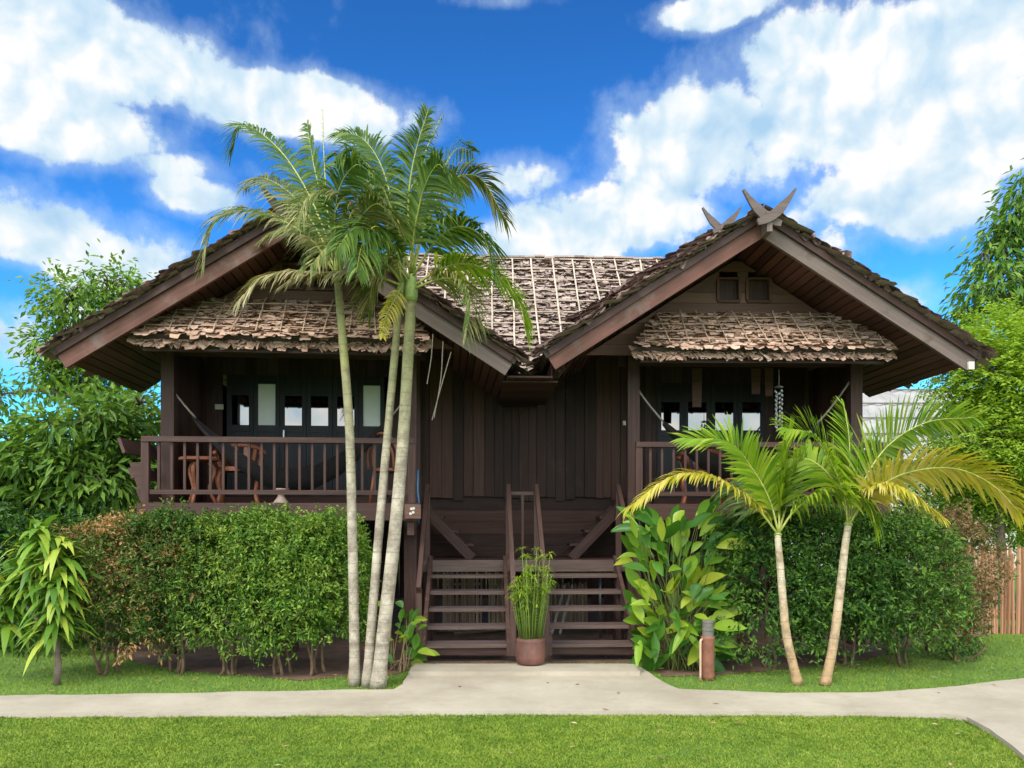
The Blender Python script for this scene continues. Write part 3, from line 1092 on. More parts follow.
    b.box(uc - .03, uc + .03, 0.95, 1.15 - .03, zap + .5, zap + .74)
    kp = b.build('king_post', M['wood_grey'], house)
    horn(kp, X, (uc, 0.93, zap + .68), 0.72, M['wood_horn'])
    if s > 0:
        b = MB(X)
        e = V((uc + RUN, vb - .03, zap - SL * RUN + .08))
        b.box(e.x - .055, e.x + .01, vb - .05, vb - .025, e.z - .045, e.z + .04)
        b.build('end_plate', M['white_paint'], house)
        pent(X, -1.52, 1.48, -1.12, 1.10, seed + 5)
    else:
        pent(X, -1.50, 1.62, -1.36, 1.32, seed + 5)


M['door'] = wood('near black blue door wood', (0.010, 0.010, 0.013), (0.020, 0.020, 0.025), (0.04, 0.038, 0.042))
unit(FL, -1, 0.18, -0.35, 4.68, 100)
unit(FR, 1, -0.18, -0.60, 4.75, 200)

# ---------------- roof between the gables
XM = frame(V((0.2, 11.3, 0)), 2.6)
zr, ze, dv = 5.40, 3.42, 1.75
S = math.hypot(zr - ze, dv)


def side_bounds(s):
    z = ze + (zr - ze) * s / S
    # where the thatch of each gable stands at this height
    xl = (-2.40 - 0.2) + max(0.0, (4.68 + .33 - z)) / SL
    xr = (2.79 - 0.2) - max(0.0, (4.75 + .33 - z)) / SL
    return (min(xl, xr - .3) - .12, max(xr, xl + .3) + .12)


thatch(house, 'thatched_roof', M['thatch'], XM, V((0, -dv, ze)), V((1, 0, 0)), V((0, dv, zr - ze)), side_bounds, S, 0.052, 0.10, 0.15, 0.042, 0.09,
       (0.30, 0.27, 0.013), 55, 'batten', 1.5)
thatch(house, 'thatched_roof', M['thatch'], XM, V((0, 3.6, 3.3)), V((-1, 0, 0)), V((0, -3.6, zr - 3.3)), lambda s: (-2.6, 2.6), math.hypot(3.6, zr - 3.3), 0.12, 0.15, 0.26, 0.05, 0.08,
       None, 56)
b = MB(XM)
for i in range(38):
    x = -2.7 + i * .145
    b.beam((x, -.10, zr + .03 + uni(-.012, .012)), (x, .10, zr + .035 + uni(-.012, .012)), .15, .025)
b.build('ridge_cap', M['thatch'], house)
# box gutter in the valley
b = MB(XM)
b.box(-.36, .14, -2.62, -.3, 3.195, 3.215)
b.box(-.372, -.362, -2.45, -.9, 3.20, 3.32)
b.box(.142, .152, -2.45, -.9, 3.20, 3.32)
b.build('valley_gutter', M['wood_dark'], house)
b = MB(XM)
for k in range(11):
    y = -2.45 + k * .16
    b.box(-.42, .22, y, y + .152, 3.172, 3.19)
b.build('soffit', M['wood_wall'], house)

# ---------------- wall behind the stairs
XC = frame(V((0.2, 10.95, 0)), 2.6)
b = MB(XC)
x = -1.62
while x < 1.66:
    w = uni(.10, .17)
    b.box(x, x + w - .006, uni(-.02, .015), .04, 1.88 + uni(-.03, .05), 4.2)
    x += w
b.box(-1.62, 1.66, .085, .10, 1.05, 4.2)
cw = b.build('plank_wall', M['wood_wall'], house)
b = MB(XC)
for i in range(5):
    z = 1.05 + i * .17
    b.box(-1.62, 1.66, .045 + uni(0, .012), .075, z, z + .165)
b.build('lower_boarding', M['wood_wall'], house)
b = MB(XC)
b.box(1.385, 1.475, -.035, -.022, 2.94, 3.0)
b.build('switch_plate', M['white_paint'], house)
b = MB()
pts = [at(418, 470, 9.6), at(417.5, 490, 9.55), at(419, 505, 9.55), at(418.5, 524, 9.6)]
b.tube(catmull(pts, 8), 0.012, 6)
b.build('water_pipe', M['blue'], house, True)
for (p0, p1) in (((433, 334), (427, 384)), ((443, 341), (434, 418)), ((451, 352), (432, 420))):
    b = MB()
    a, c = at(*p0, 8.5), at(*p1, 8.5)
    b.tube(catmull([a, a.lerp(c, .5) + V((uni(-.03, .03), 0, 0)), c], 8), 0.005, 4)
    b.build('loose_twine', M['rope'], house)

# ================================================================== STAIRS
stair = thing('wooden_staircase', (0.2, 9.2, 0), 'dark wooden open staircase of twin flights rising to the house between the verandas', 'staircase')
XS = frame(V((0.2, 8.58, 0)), 2.4)
tz = (0.205, 0.375, 0.55, 0.725, 0.905)
for (a, c) in ((-1.20, -0.22), (0.20, 1.20)):
    for i, z in enumerate(tz):
        b = MB(XS)
        y = 0.0 + i * 0.25
        b.box(a + .04, c - .04, y, y + .27, z - .04, z + uni(-.004, .004))
        b.build('tread', M['wood_tread'], stair)
    b = MB(XS)
    b.box(a + .04, c - .04, .03, .055, .086, .163)
    b.build('riser_board', M['wood_dark'], stair)
    for x in (a + .02, c - .02):
        b = MB(XS)
        sx = .022
        b.prism([V((x - sx, -.06, .086)), V((x - sx, .20, .086)), V((x - sx, 1.32, .90)), V((x - sx, 1.32, 1.13)), V((x - sx, 1.26, 1.13)), V((x - sx, -.06, .27))], (2 * sx, 0, 0))
        b.build('stringer', M['wood_rail'], stair)
    for k, x in enumerate((a - .03, c + .03)):
        b = MB(XS)
        b.beam((x, -.10, .82 if k ^ (a < 0) else .82), (x, 1.36, 2.02), .05, .085)
        hr = b.build('handrail', M['wood_rail'], stair)
        b = MB(XS)
        b.box(x - .032, x + .032, -.07, -.005, .086, .83)
        b.build('rail_post', M['wood_rail'], hr)
        b = MB(XS)
        b.box(x - .034, x + .034, 1.27, 1.34, .05, 1.94)
        b.build('rail_post', M['wood_rail'], hr)
b = MB(XS)
b.beam((-.19, 1.30, 1.93), (.17, 1.30, 1.93), .03, .045)
b.beam((-.01, 1.30, 1.91), (-.01, 1.30, 1.10), .03, .03)
b.build('cross_bar', M['wood_rail'], stair)
b = MB(XS)
for i in range(8):
    y = 1.27 + i * .135
    b.box(-1.32, 1.34, y + .002, y + .13, 1.045, 1.075)
ld = b.build('landing', M['wood_dark'], stair)
b = MB(XS)
b.box(-1.30, 1.32, 1.225, 1.265, .93, 1.078)
b.build('edge_beam', M['wood_tread'], ld)
for sgn in (-1, 1):
    b = MB(XS)
    b.beam((sgn * .66, 2.05, 1.08), (sgn * 1.30, 2.05, 1.75), .04, .13)
    b.build('stringer', M['wood_dark'], stair)
    b = MB(XS)
    b.beam((sgn * .66, 1.62, 1.08), (sgn * 1.30, 1.62, 1.75), .04, .13)
    sf = b.build('stringer', M['wood_dark'], stair)
    for i in range(3):
        b = MB(XS)
        x = sgn * (.74 + i * .2)
        b.box(x - .1, x + .1, 1.65, 2.02, 1.24 + i * .18, 1.275 + i * .18)
        b.build('tread', M['wood_dark'], stair)
for x in (-1.22, 1.24):
    for y in (1.38, 2.1):
        b = MB(XS)
        b.box(x - .06, x + .06, y - .05, y + .05, 0, 1.04)
        b.build('support_post', M['wood_dark'], stair)

# bamboo screens and odds and ends stored under the house
def pole_screen(name, label, cat, p0, p1, h, mat, parent_group=None, dens=0.042, lean=0.02, zb=0.0, rails=(0.3, 0.8)):
    p0, p1 = V(p0), V(p1)
    t = thing(name, (p0 + p1) / 2, label, cat, parent_group)
    b = MB()
    L = (p1 - p0).length
    n = int(L / dens)
    for i in range(n):
        p = p0.lerp(p1, (i + uni(.2, .8)) / n)
        hh = h * uni(.93, 1.04)
        o = V((uni(-lean, lean), uni(-lean, lean), 0))
        b.tube([p + V((0, uni(-.01, .01), zb)), p + V((0, 0, zb + hh * .5)) + o * .5, p + V((0, 0, zb + hh)) + o], dens * uni(.38, .55), 6)
    b.build('pole_panel', mat, t)
    for r_ in rails:
        b = MB()
        d = (p1 - p0).cross(V((0, 0, 1))).normalized() * dens * -.9
        b.tube([p0 + d + V((0, 0, h * r_)), p1 + d + V((0, 0, h * r_ + uni(-.02, .02)))], dens * .5, 6)
        b.build('rail', mat, t)
    return t


pole_screen('bamboo_screen', 'brown bamboo screen under the house behind the left flight of stairs', 'screen', (-1.02, 11.25, 0), (-0.44, 11.3, 0), 0.80, M['bamboo_pale'], None, .032)
pole_screen('bamboo_screen', 'narrow bamboo screen under the house nearest the middle of the stairs', 'screen', (-0.34, 11.3, 0), (-0.02, 11.32, 0), 0.80, M['bamboo_pale'], None, .032)
pole_screen('bamboo_screen', 'dim bamboo screen under the house behind the right flight of stairs', 'screen', (0.55, 11.6, 0), (1.15, 11.65, 0), 0.62, M['bamboo_pale'], None, .032)
for k in range(2):
    p = at(552 + k * 8, 626, 10.6)
    q = at(562 + k * 7, 588, 11.6)
    b = MB()
    b.beam((p.x, 10.6, .02), (q.x + .02, 11.3, .62), .025, .035)
    tag(b.build('white_batten', M['white_paint'], None, False, (p.x, 10.6, 0)),
        ('white batten leaning under the right flight, left of two', 'white batten leaning under the right flight, right of two')[k], 'batten', 'white battens leaning under the stairs')
b = MB()
p = at(600, 560, 10.3)
b.tube([(p.x, 10.3, .006), (p.x, 10.3, 1.02)], .016, 8)
tag(b.build('standpipe', M['metal'], None, True, (p.x, 10.3, 0)), 'thin pale upright pipe behind the right flight of stairs', 'pipe')
b = MB()
for k in range(9):
    p = V((uni(-1.1, -.2), uni(10.7, 11.4), .04))
    an = uni(-.4, .4)
    d = V((math.cos(an), math.sin(an), uni(-.05, .08))) * uni(.25, .45)
    b.tube([p - d, p + d], uni(.018, .035), 7)
tag(b.build('firewood', M['bark'], None, False, (-.65, 11, 0)), 'low heap of old sticks on the soil behind the left flight', 'firewood', kind='stuff')
# wall added at the back to keep the space under the house dark
w = thing('added_back_wall', (0.2, 15.6, 0), 'dark boarded wall added at the back to keep the space beneath the raised house dark', 'wall')
b = MB(frame(V((0.2, 15.6, 0)), 2.6))
x = -5.4
while x < 5.5:
    b.box(x, x + .19, uni(-.01, .01), .03, 0, 1.7)
    x += .195
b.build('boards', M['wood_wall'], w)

# ================================================================== VERANDA FURNITURE
def to_root(X, u, v):
    p = X @ V((u, v, 0))
    return V((p.x, p.y, FZ))


def armchair(X, u, v, rot, label, group):
    o = to_root(X, u, v)
    t = thing('armchair', o, label, 'chair', group)
    Y = Matrix.Translation(o) @ Matrix.Rotation(R(rot), 4, 'Z')
    b = MB(Y)
    b.prism([V((.25 * math.cos(q) * (1.0 if math.sin(q) < .2 else .92), .24 * math.sin(q), .40)) for q in np.linspace(0, 6.283, 17)[:-1]], (0, 0, .05))
    b.build('seat', M['wood_chair'], t)
    for sx in (-1, 1):
        for sy in (-1, 1):
            b = MB(Y)
            pts = catmull([V((sx * .20, sy * .17, .40)), V((sx * .225, sy * .20, .28)), V((sx * .20, sy * .19, .14)), V((sx * .23, sy * .22, 0.0))], 8)
            b.tube(pts, [.03, .034, .034, .03, .026, .024, .024, .026, .03], 8)
            b.build('leg', M['wood_chair'], t, True)
    b = MB(Y)
    arc = [V((.29 * math.cos(q), .02 + .27 * math.sin(q), .62 + .13 * max(0, math.sin(q)))) for q in np.linspace(-.5, math.pi + .5, 19)]
    b.tube(arc, .028, 8)
    bk = b.build('backrest', M['wood_chair'], t, True)
    b = MB(Y)
    for q in np.linspace(.0, math.pi, 8):
        c = V((.29 * math.cos(q), .02 + .27 * math.sin(q), .62 + .13 * math.sin(q)))
        b.beam((.22 * math.cos(q), .02 + .20 * math.sin(q), .45), c, .055, .016, up=(math.cos(q), math.sin(q), 0))
    b.build('slats', M['wood_chair'], bk)
    return t


armchair(FL, -0.66, .78, 15, 'rounded red wood armchair behind the left end of the left veranda railing', 'red wooden chairs on the verandas')
o = to_root(FL, -1.02, .42)
t = thing('side_table', o, 'small round red wood table beside the armchair on the left veranda', 'table')
Y = Matrix.Translation(o)
b = MB(Y)
b.lathe((0, 0, 0), [(.20, .50), (.225, .51), (.225, .535), (.20, .545)], 24)
b.build('tabletop', M['wood_chair'], t, False)
for q in (0.5, 2.6, 4.7):
    b = MB(Y)
    b.tube(catmull([V((.10 * math.cos(q), .10 * math.sin(q), .5)), V((.17 * math.cos(q), .17 * math.sin(q), .38)), V((.11 * math.cos(q), .11 * math.sin(q), .18)), V((.19 * math.cos(q), .19 * math.sin(q), 0))], 8),
           [.024, .026, .026, .024, .022, .02, .02, .022, .026], 7)
    b.build('leg', M['wood_chair'], t, True)


def hoopchair(X, u, v, rot, label, group):
    o = to_root(X, u, v)
    t = thing('hoop_back_chair', o, label, 'chair', group)
    Y = Matrix.Translation(o) @ Matrix.Rotation(R(rot), 4, 'Z')
    b = MB(Y)
    b.lathe((0, 0, .40), [(.19, 0), (.215, .01), (.215, .035), (.2, .045)], 20)
    b.build('seat', M['wood_chair'], t)
    for r_, z in ((.21, .86), (.14, .78)):
        b = MB(Y)
        b.tube(catmull([V((-r_, .17, .43)), V((-r_ * .98, .2, .62)), V((-r_ * .6, .23, z - .05)), V((0, .24, z)), V((r_ * .6, .23, z - .05)), V((r_ * .98, .2, .62)), V((r_, .17, .43))], 20), .017, 7)
        b.build('back_hoop', M['wood_chair'], t, True)
    for sx in (-1, 1):
        for sy in (-1, 1):
            b = MB(Y)
            b.tube([V((sx * .15, sy * .14, .41)), V((sx * .19, sy * .18, 0))], [.02, .016], 7)
            b.build('leg', M['wood_chair'], t, True)


hoopchair(FL, 1.17, .75, 160, 'hoop backed red wood chair behind the tall palm trunks on the left veranda', 'red wooden chairs on the verandas')
armchair(FR, -0.50, .80, -10, 'red wood armchair half hidden behind the young palm on the right veranda', 'red wooden chairs on the verandas')
o = to_root(FR, .15, .55)
t = thing('low_bench', o, 'low red wood bench behind the right veranda railing', 'bench')
b = MB(Matrix.Translation(o))
for k in range(4):
    b.box(-.45, .45, -.18 + k * .092, -.095 + k * .092, .30, .33)
b.build('seat', M['wood_chair'], t)
for sx in (-1, 1):
    b = MB(Matrix.Translation(o))
    b.box(sx * .38 - .02, sx * .38 + .02, -.16, .16, 0, .298)
    b.build('leg', M['wood_chair'], t)
o = to_root(FL, -.04, .2)
b = MB(Matrix.Translation(o))
b.lathe((0, 0, 0.001), [(.085, 0), (.085, .02), (.045, .07), (.035, .09), (.05, .115), (.085, .16), (.09, .175)], 18)
tag(b.build('clay_stand', M['clay_pale'], None, True, o), 'pale hourglass shaped clay stand on the left veranda floor edge', 'ornament')


def hammock(name, pa, pb, ra, rb, sag, label):
    pa, pb = V(pa), V(pb)
    t = thing(name, (pa + pb) / 2, label, 'hammock', 'hammocks slung across the verandas')

    def P(s):
        p = pa.lerp(pb, s)
        p.z -= sag * 4 * s * (1 - s)
        return p
    n, m = 26, 8
    vs, fs = [], []
    for i in range(n + 1):
        x = ra + (rb - ra) * i / n
        q = (i / n)
        w = .05 + .30 * math.sin(math.pi * q) ** .7
        dip = .05 + .20 * math.sin(math.pi * q)
        for j in range(m + 1):
            a = (j / m - .5) * 2
            p = P(x) + V((0, a * w, -dip * (1 - a * a) + .01 * math.sin(j * 2.1 + i)))
            vs.append(tuple(p))
    for i in range(n):
        for j in range(m):
            k = i * (m + 1) + j
            fs.append([k, k + 1, k + m + 2, k + m + 1])
    mesh_np('cloth', vs, np.array(fs), M['cloth_dark'], t, True)
    for s0, s1 in ((0, ra + .01), (rb - .01, 1)):
        b = MB()
        b.tube([P(s0 + (s1 - s0) * k / 5) for k in range(6)], .013, 6)
        b.build('rope', M['rope'], t, True)


hammock('hammock', at(168, 384, 9.15), at(414, 388, 9.40), .10, .90, 1.02, 'dark cloth hammock sagging across the left veranda')
hammock('hammock', at(634, 384, 9.72), at(852, 378, 9.82), .13, .85, 1.05, 'dark cloth hammock slung across the right veranda')
# wind chime and hanging wooden clappers under the right pent roof
p = at(779, 383, 9.5)
t = thing('wind_chime', (p.x, p.y, 2.6), 'silvery wind chime dangling under the right pent roof', 'wind chime')
b = MB()
b.lathe((p.x, p.y, 3.22), [(.05, 0), (.055, .01), (.01, .035)], 12)
b.build('top_disc', M['metal'], t)
for k in range(7):
    q = k * .9
    b = MB()
    x, y = p.x + .04 * math.cos(q), p.y + .04 * math.sin(q)
    for j in range(9):
        b.lathe((x + uni(-.006, .006), y, 3.18 - j * .055 - .02 * (k % 3)), [(.004, -.022), (.012, -.008), (.012, .008), (.004, .022)], 6)
    b.build('shell_string', M['metal'], t, True)
b = MB()
b.tube([(p.x, p.y, 3.25), (p.x, p.y, 3.45)], .004, 5)
b.build('cord', M['rope'], t)
for (px, w, y1, lab) in ((697, .14, 407, 'long reddish board hanging under the right pent roof, above the left door'),
                         (756, .13, 394, 'short reddish board hanging under the right pent roof, left of the wind chime'),
                         (769, .12, 396, 'short reddish board hanging under the right pent roof, next to the wind chime')):
    p = at(px, 366, 10.3)
    z1 = EYE + (HY - y1) * 10.3 / F
    b = MB()
    b.prism([V((p.x - w / 2, 10.3, 3.62)), V((p.x + w / 2, 10.3, 3.62)), V((p.x + w * .42, 10.3, z1)), V((p.x - w * .42, 10.3, z1))], (0, .025, 0))
    tag(b.build('hanging_board', M['wood_soffit'], None, False, (p.x, 10.3, z1)), lab, 'board', 'boards hanging under the right pent roof')

# ================================================================== PALMS
def frond(parent, pts, L, mat, n=72, roll=35, w=0.030, droop=0.35, start=0.16, thick=0.013, bend=0.0):
    path_ = catmull(pts, 60)
    b = MB()
    b.tube(path_[::3], [thick * (1 - .82 * i / 20) for i in range(21)], 5)
    Pn = np.array([tuple(p) for p in path_])
    T = nrm(np.gradient(Pn, axis=0))
    ch = nrm((Pn[-1] - Pn[0])[None])[0]
    ref = np.cross(ch, np.array([0, 0, 1.0]))
    if np.linalg.norm(ref) < .35:
        ref = np.array([0.2, -1.0, 0])
    ref = ref / np.linalg.norm(ref)
    base, dirs, nor, ln, wd, dr = [], [], [], [], [], []
    for i in range(n):
        t = start + (1 - start) * (i + .5) / n
        x = t * 60
        k = min(int(x), 59)
        p = Pn[k] + (Pn[k + 1] - Pn[k]) * (x - k)
        tt = T[k]
        S = ref - tt * ref.dot(tt)
        S /= np.linalg.norm(S)
        Nn = np.cross(S, tt)
        if Nn[2] < 0 and abs(tt[2]) < .85:
            Nn = -Nn
        a_ = R(roll)
        S2 = S * math.cos(a_) + Nn * math.sin(a_)
        N2 = Nn * math.cos(a_) - S * math.sin(a_)
        an = R(72 - 46 * t)
        prof = math.sin(math.pi * min(1, (.18 + .78 * t)) ** .9)
        for sg in (-1, 1):
            aj = an + uni(-.09, .09)
            d = tt * math.cos(aj) + S2 * sg * math.sin(aj) + N2 * (.28 + uni(-.1, .1))
            base.append(p + tt * uni(-.01, .01))
            dirs.append(d)
            nor.append(N2 + S2 * sg * .3)
            ln.append(L * (.32 + .68 * prof) * uni(.76, 1.10))
            wd.append(w * (.7 + .4 * prof) * uni(.8, 1.15))
            dr.append(droop * uni(.65, 1.4))
    v, f = ribbons(np.array(base), np.array(dirs), np.array(nor), np.array(ln), np.array(wd), np.array(dr), (0.45, 1.0, 0.9, 0.55, 0.05), 0.35)
    o = mesh_np('frond', v, f, mat, parent)
    b.build('rachis', M['rachis'], o, True)
    return o


def zz(pts, D, tip, k=.3254, ox=200, oy=90):
    """control points read off an enlargement; tip = how far the tip leans away from (+) or towards the viewer"""
    out = []
    n = len(pts)
    for i, (x, y) in enumerate(pts):
        out.append(at(ox + k * x, oy + k * y, D + tip * (i / (n - 1)) ** 1.2))
    return out


def palm(name, label, group, trunk, D, rad, shaft, mat, shaft_mat, fronds, kz, L, w, roll):
    base = gp(*trunk[0])
    D = base.y
    t = thing(name, base, label, 'palm tree', group)
    pts = [base] + [at(x, y, D + .02 * i) for i, (x, y) in enumerate(trunk[1:])]
    cp = catmull(pts, 40)
    nsh = int(40 * (1 - shaft))
    b = MB()
    rr = [rad * (1.12 - .42 * i / 40 + (0.25 * max(0, 1 - i / 3.0))) + uni(-.001, .001) for i in range(41)]
    b.tube(cp[:nsh + 1], rr[:nsh + 1], 12)
    b.build('trunk', mat, t, True)
    b = MB()
    b.tube(cp[nsh:], [rad * (.80 + .32 * math.sin(math.pi * min(1, .15 + (i / (40 - nsh))))) * (1 - .35 * i / (40 - nsh)) for i in range(41 - nsh)], 10)
    b.build('crownshaft', shaft_mat, t, True)
    for fr in fronds:
        pts_, tip, mt = fr[:3]
        kw = fr[3] if len(fr) > 3 else {}
        frond(t, zz(pts_, D + .06, tip, *kz), kw.get('L', L), M[mt], kw.get('n', 72), kw.get('roll', roll), kw.get('w', w), kw.get('droop', .5))


kzt = (.3254, 200, 90)
gT = 'tall palms growing together before the left veranda'
palm('palm_tree', 'tall slim palm, leftmost of the three before the left veranda', gT, [(355, 686), (354, 620), (352, 520), (349, 420), (341, 320), (338, 285), (336, 262)], 7.4, .047, .13, M['trunk_pale'], M['crownshaft'], [
    ([(425, 560), (370, 400), (300, 260), (220, 160), (130, 110), (95, 180)], .5, 'fr_green', {'roll': 25}),
    ([(420, 570), (350, 470), (250, 400), (140, 370), (45, 410), (12, 530)], -.3, 'fr_mid', {'roll': 30}),
    ([(425, 590), (380, 570), (290, 560), (190, 580), (115, 655)], -.5, 'fr_pale', {'roll': 15, 'L': .36}),
    ([(425, 560), (390, 400), (350, 230), (330, 105)], .9, 'fr_green', {'roll': 60, 'L': .42}),
    ([(420, 560), (360, 430), (280, 320), (190, 270), (140, 300)], 1.0, 'fr_mid', {}),
    ([(430, 560), (470, 430), (540, 350), (600, 400)], -.7, 'fr_mid', {}),
    ([(425, 560), (415, 420), (430, 300), (480, 230), (530, 260)], -.9, 'fr_green', {}),
    ([(418, 565), (400, 480), (330, 430), (250, 430), (180, 470)], .8, 'fr_mid', {'L': .34}),
    ([(420, 560), (395, 400), (382, 220), (377, 60)], .2, 'fr_green', {'L': .10, 'n': 30, 'w': .016}),
], kzt, .44, .022, 35)
palm('palm_tree', 'tall slim palm, middle one of the three before the left veranda', gT, [(367, 687), (372, 620), (380, 520), (388, 430), (397, 330), (400, 300), (404, 270)], 7.4, .043, .13, M['trunk_pale'], M['crownshaft'], [
    ([(618, 590), (560, 470), (480, 370), (400, 310), (330, 330), (300, 400)], -.6, 'fr_mid', {}),
    ([(618, 590), (580, 430), (530, 300), (460, 230), (400, 230)], .6, 'fr_green', {}),
    ([(618, 590), (600, 400), (560, 240), (500, 150), (430, 130)], .2, 'fr_green', {'roll': 55}),
    ([(618, 590), (570, 530), (480, 480), (400, 480), (340, 540)], -.9, 'fr_mid', {'roll': 20}),
    ([(618, 600), (550, 575), (450, 560), (330, 570), (260, 600)], -.3, 'fr_pale', {'roll': 15, 'L': .33}),
    ([(620, 590), (640, 430), (680, 300), (740, 240), (800, 300)], .9, 'fr_green', {}),
    ([(620, 590), (590, 470), (540, 420), (500, 470), (480, 560)], -1.0, 'fr_green', {}),
    ([(622, 600), (600, 640), (570, 700), (560, 760)], -.5, 'fr_yellow', {'L': .16, 'n': 24}),
], kzt, .44, .022, 35)
palm('palm_tree', 'stoutest tall palm, rightmost of the three before the left veranda', gT, [(378, 688), (384, 630), (394, 540), (403, 440), (409, 340), (411, 300), (413, 268)], 7.4, .062, .16, M['trunk_pale'], M['crownshaft'], [
    ([(650, 560), (655, 380), (690, 200), (745, 75)], .5, 'fr_mid', {'roll': 30, 'L': .34}),
    ([(650, 560), (640, 350), (660, 200), (700, 65)], -.2, 'fr_green', {'roll': 65, 'L': .5}),
    ([(655, 560), (700, 390), (770, 280), (860, 270), (940, 400)], .2, 'fr_mid', {'roll': 25}),
    ([(655, 570), (720, 470), (790, 420), (870, 450), (900, 560)], -.6, 'fr_green', {'roll': 25}),
    ([(660, 600), (740, 550), (820, 535), (910, 570), (980, 650), (1000, 740)], -.3, 'fr_lime', {'roll': 20, 'L': .42}),
    ([(660, 610), (740, 580), (805, 590), (830, 660), (815, 760)], -.9, 'fr_mid', {'roll': 25, 'L': .36}),
    ([(645, 560), (600, 400), (545, 270), (470, 190), (420, 200)], -.5, 'fr_green', {'roll': 40}),
    ([(650, 560), (690, 400), (740, 260), (790, 180), (840, 190)], .8, 'fr_green', {'roll': 40}),
    ([(650, 560), (660, 430), (690, 300), (730, 230), (760, 260)], -1.0, 'fr_green', {'roll': 50, 'L': .5}),
    ([(645, 580), (590, 500), (530, 440), (470, 430), (420, 490)], -.9, 'fr_green', {'roll': 30}),
    ([(645, 590), (600, 540), (560, 540), (530, 600), (520, 680)], .4, 'fr_mid', {'roll': 20}),
], kzt, .46, .024, 35)
kzy = (.4165, 600, 380)
gY = 'young palms before the right veranda'
palm('palm_tree', 'young leaning palm, left of the pair before the right hedge', gY, [(798, 685), (787, 638), (783, 601), (780, 563), (778, 541), (778, 532)], 7.4, .040, .10, M['trunk_young'], M['crownshaft'], [
    ([(428, 372), (380, 310), (330, 265), (250, 228), (165, 235), (65, 310)], -.4, 'fr_yellow', {'roll': 15, 'L': .34, 'droop': .5}),
    ([(428, 365), (408, 290), (370, 220), (310, 150), (205, 140)], .1, 'fr_lime', {'roll': 52, 'droop': .22}),
    ([(430, 360), (432, 290), (445, 200), (462, 120)], .5, 'fr_lime', {'roll': 60, 'droop': .2}),
    ([(431, 365), (470, 310), (530, 272), (600, 270), (645, 300), (662, 350)], -.3, 'fr_lime', {'roll': 18, 'L': .34, 'droop': .6}),
    ([(429, 362), (400, 280), (350, 240), (300, 270)], .9, 'fr_green', {}),
    ([(430, 362), (455, 280), (490, 210), (530, 180)], .8, 'fr_lime', {'roll': 60, 'droop': .2}),
], kzy, .54, .034, 35)
palm('palm_tree', 'young upright palm, right of the pair before the right hedge', gY, [(825, 685), (833, 646), (839.5, 596), (844, 555), (847, 533), (849, 520)], 7.4, .042, .10, M['trunk_young'], M['crownshaft'], [
    ([(595, 345), (585, 270), (550, 190), (505, 130), (440, 115)], -.4, 'fr_lime', {'roll': 50, 'droop': .28}),
    ([(598, 335), (600, 230), (598, 140), (585, 60)], .3, 'fr_lime', {'roll': 62, 'L': .42, 'droop': .15}),
    ([(600, 338), (640, 230), (700, 150), (790, 100), (900, 90)], .2, 'fr_lime', {'roll': 62, 'L': .62, 'droop': .18}),
    ([(600, 342), (660, 265), (740, 222), (850, 212), (940, 250), (1005, 315)], -.6, 'fr_yellow', {'roll': 40, 'L': .5, 'droop': .35}),
    ([(600, 345), (640, 280), (690, 255), (740, 270), (820, 330)], -.8, 'fr_yellow', {'roll': 20, 'L': .32, 'droop': .6}),
    ([(597, 335), (560, 240), (500, 190), (450, 200), (420, 260)], .8, 'fr_lime', {}),
    ([(600, 335), (625, 240), (660, 180), (720, 170)], .9, 'fr_lime', {'roll': 60, 'droop': .2}),
], kzy, .58, .035, 35)

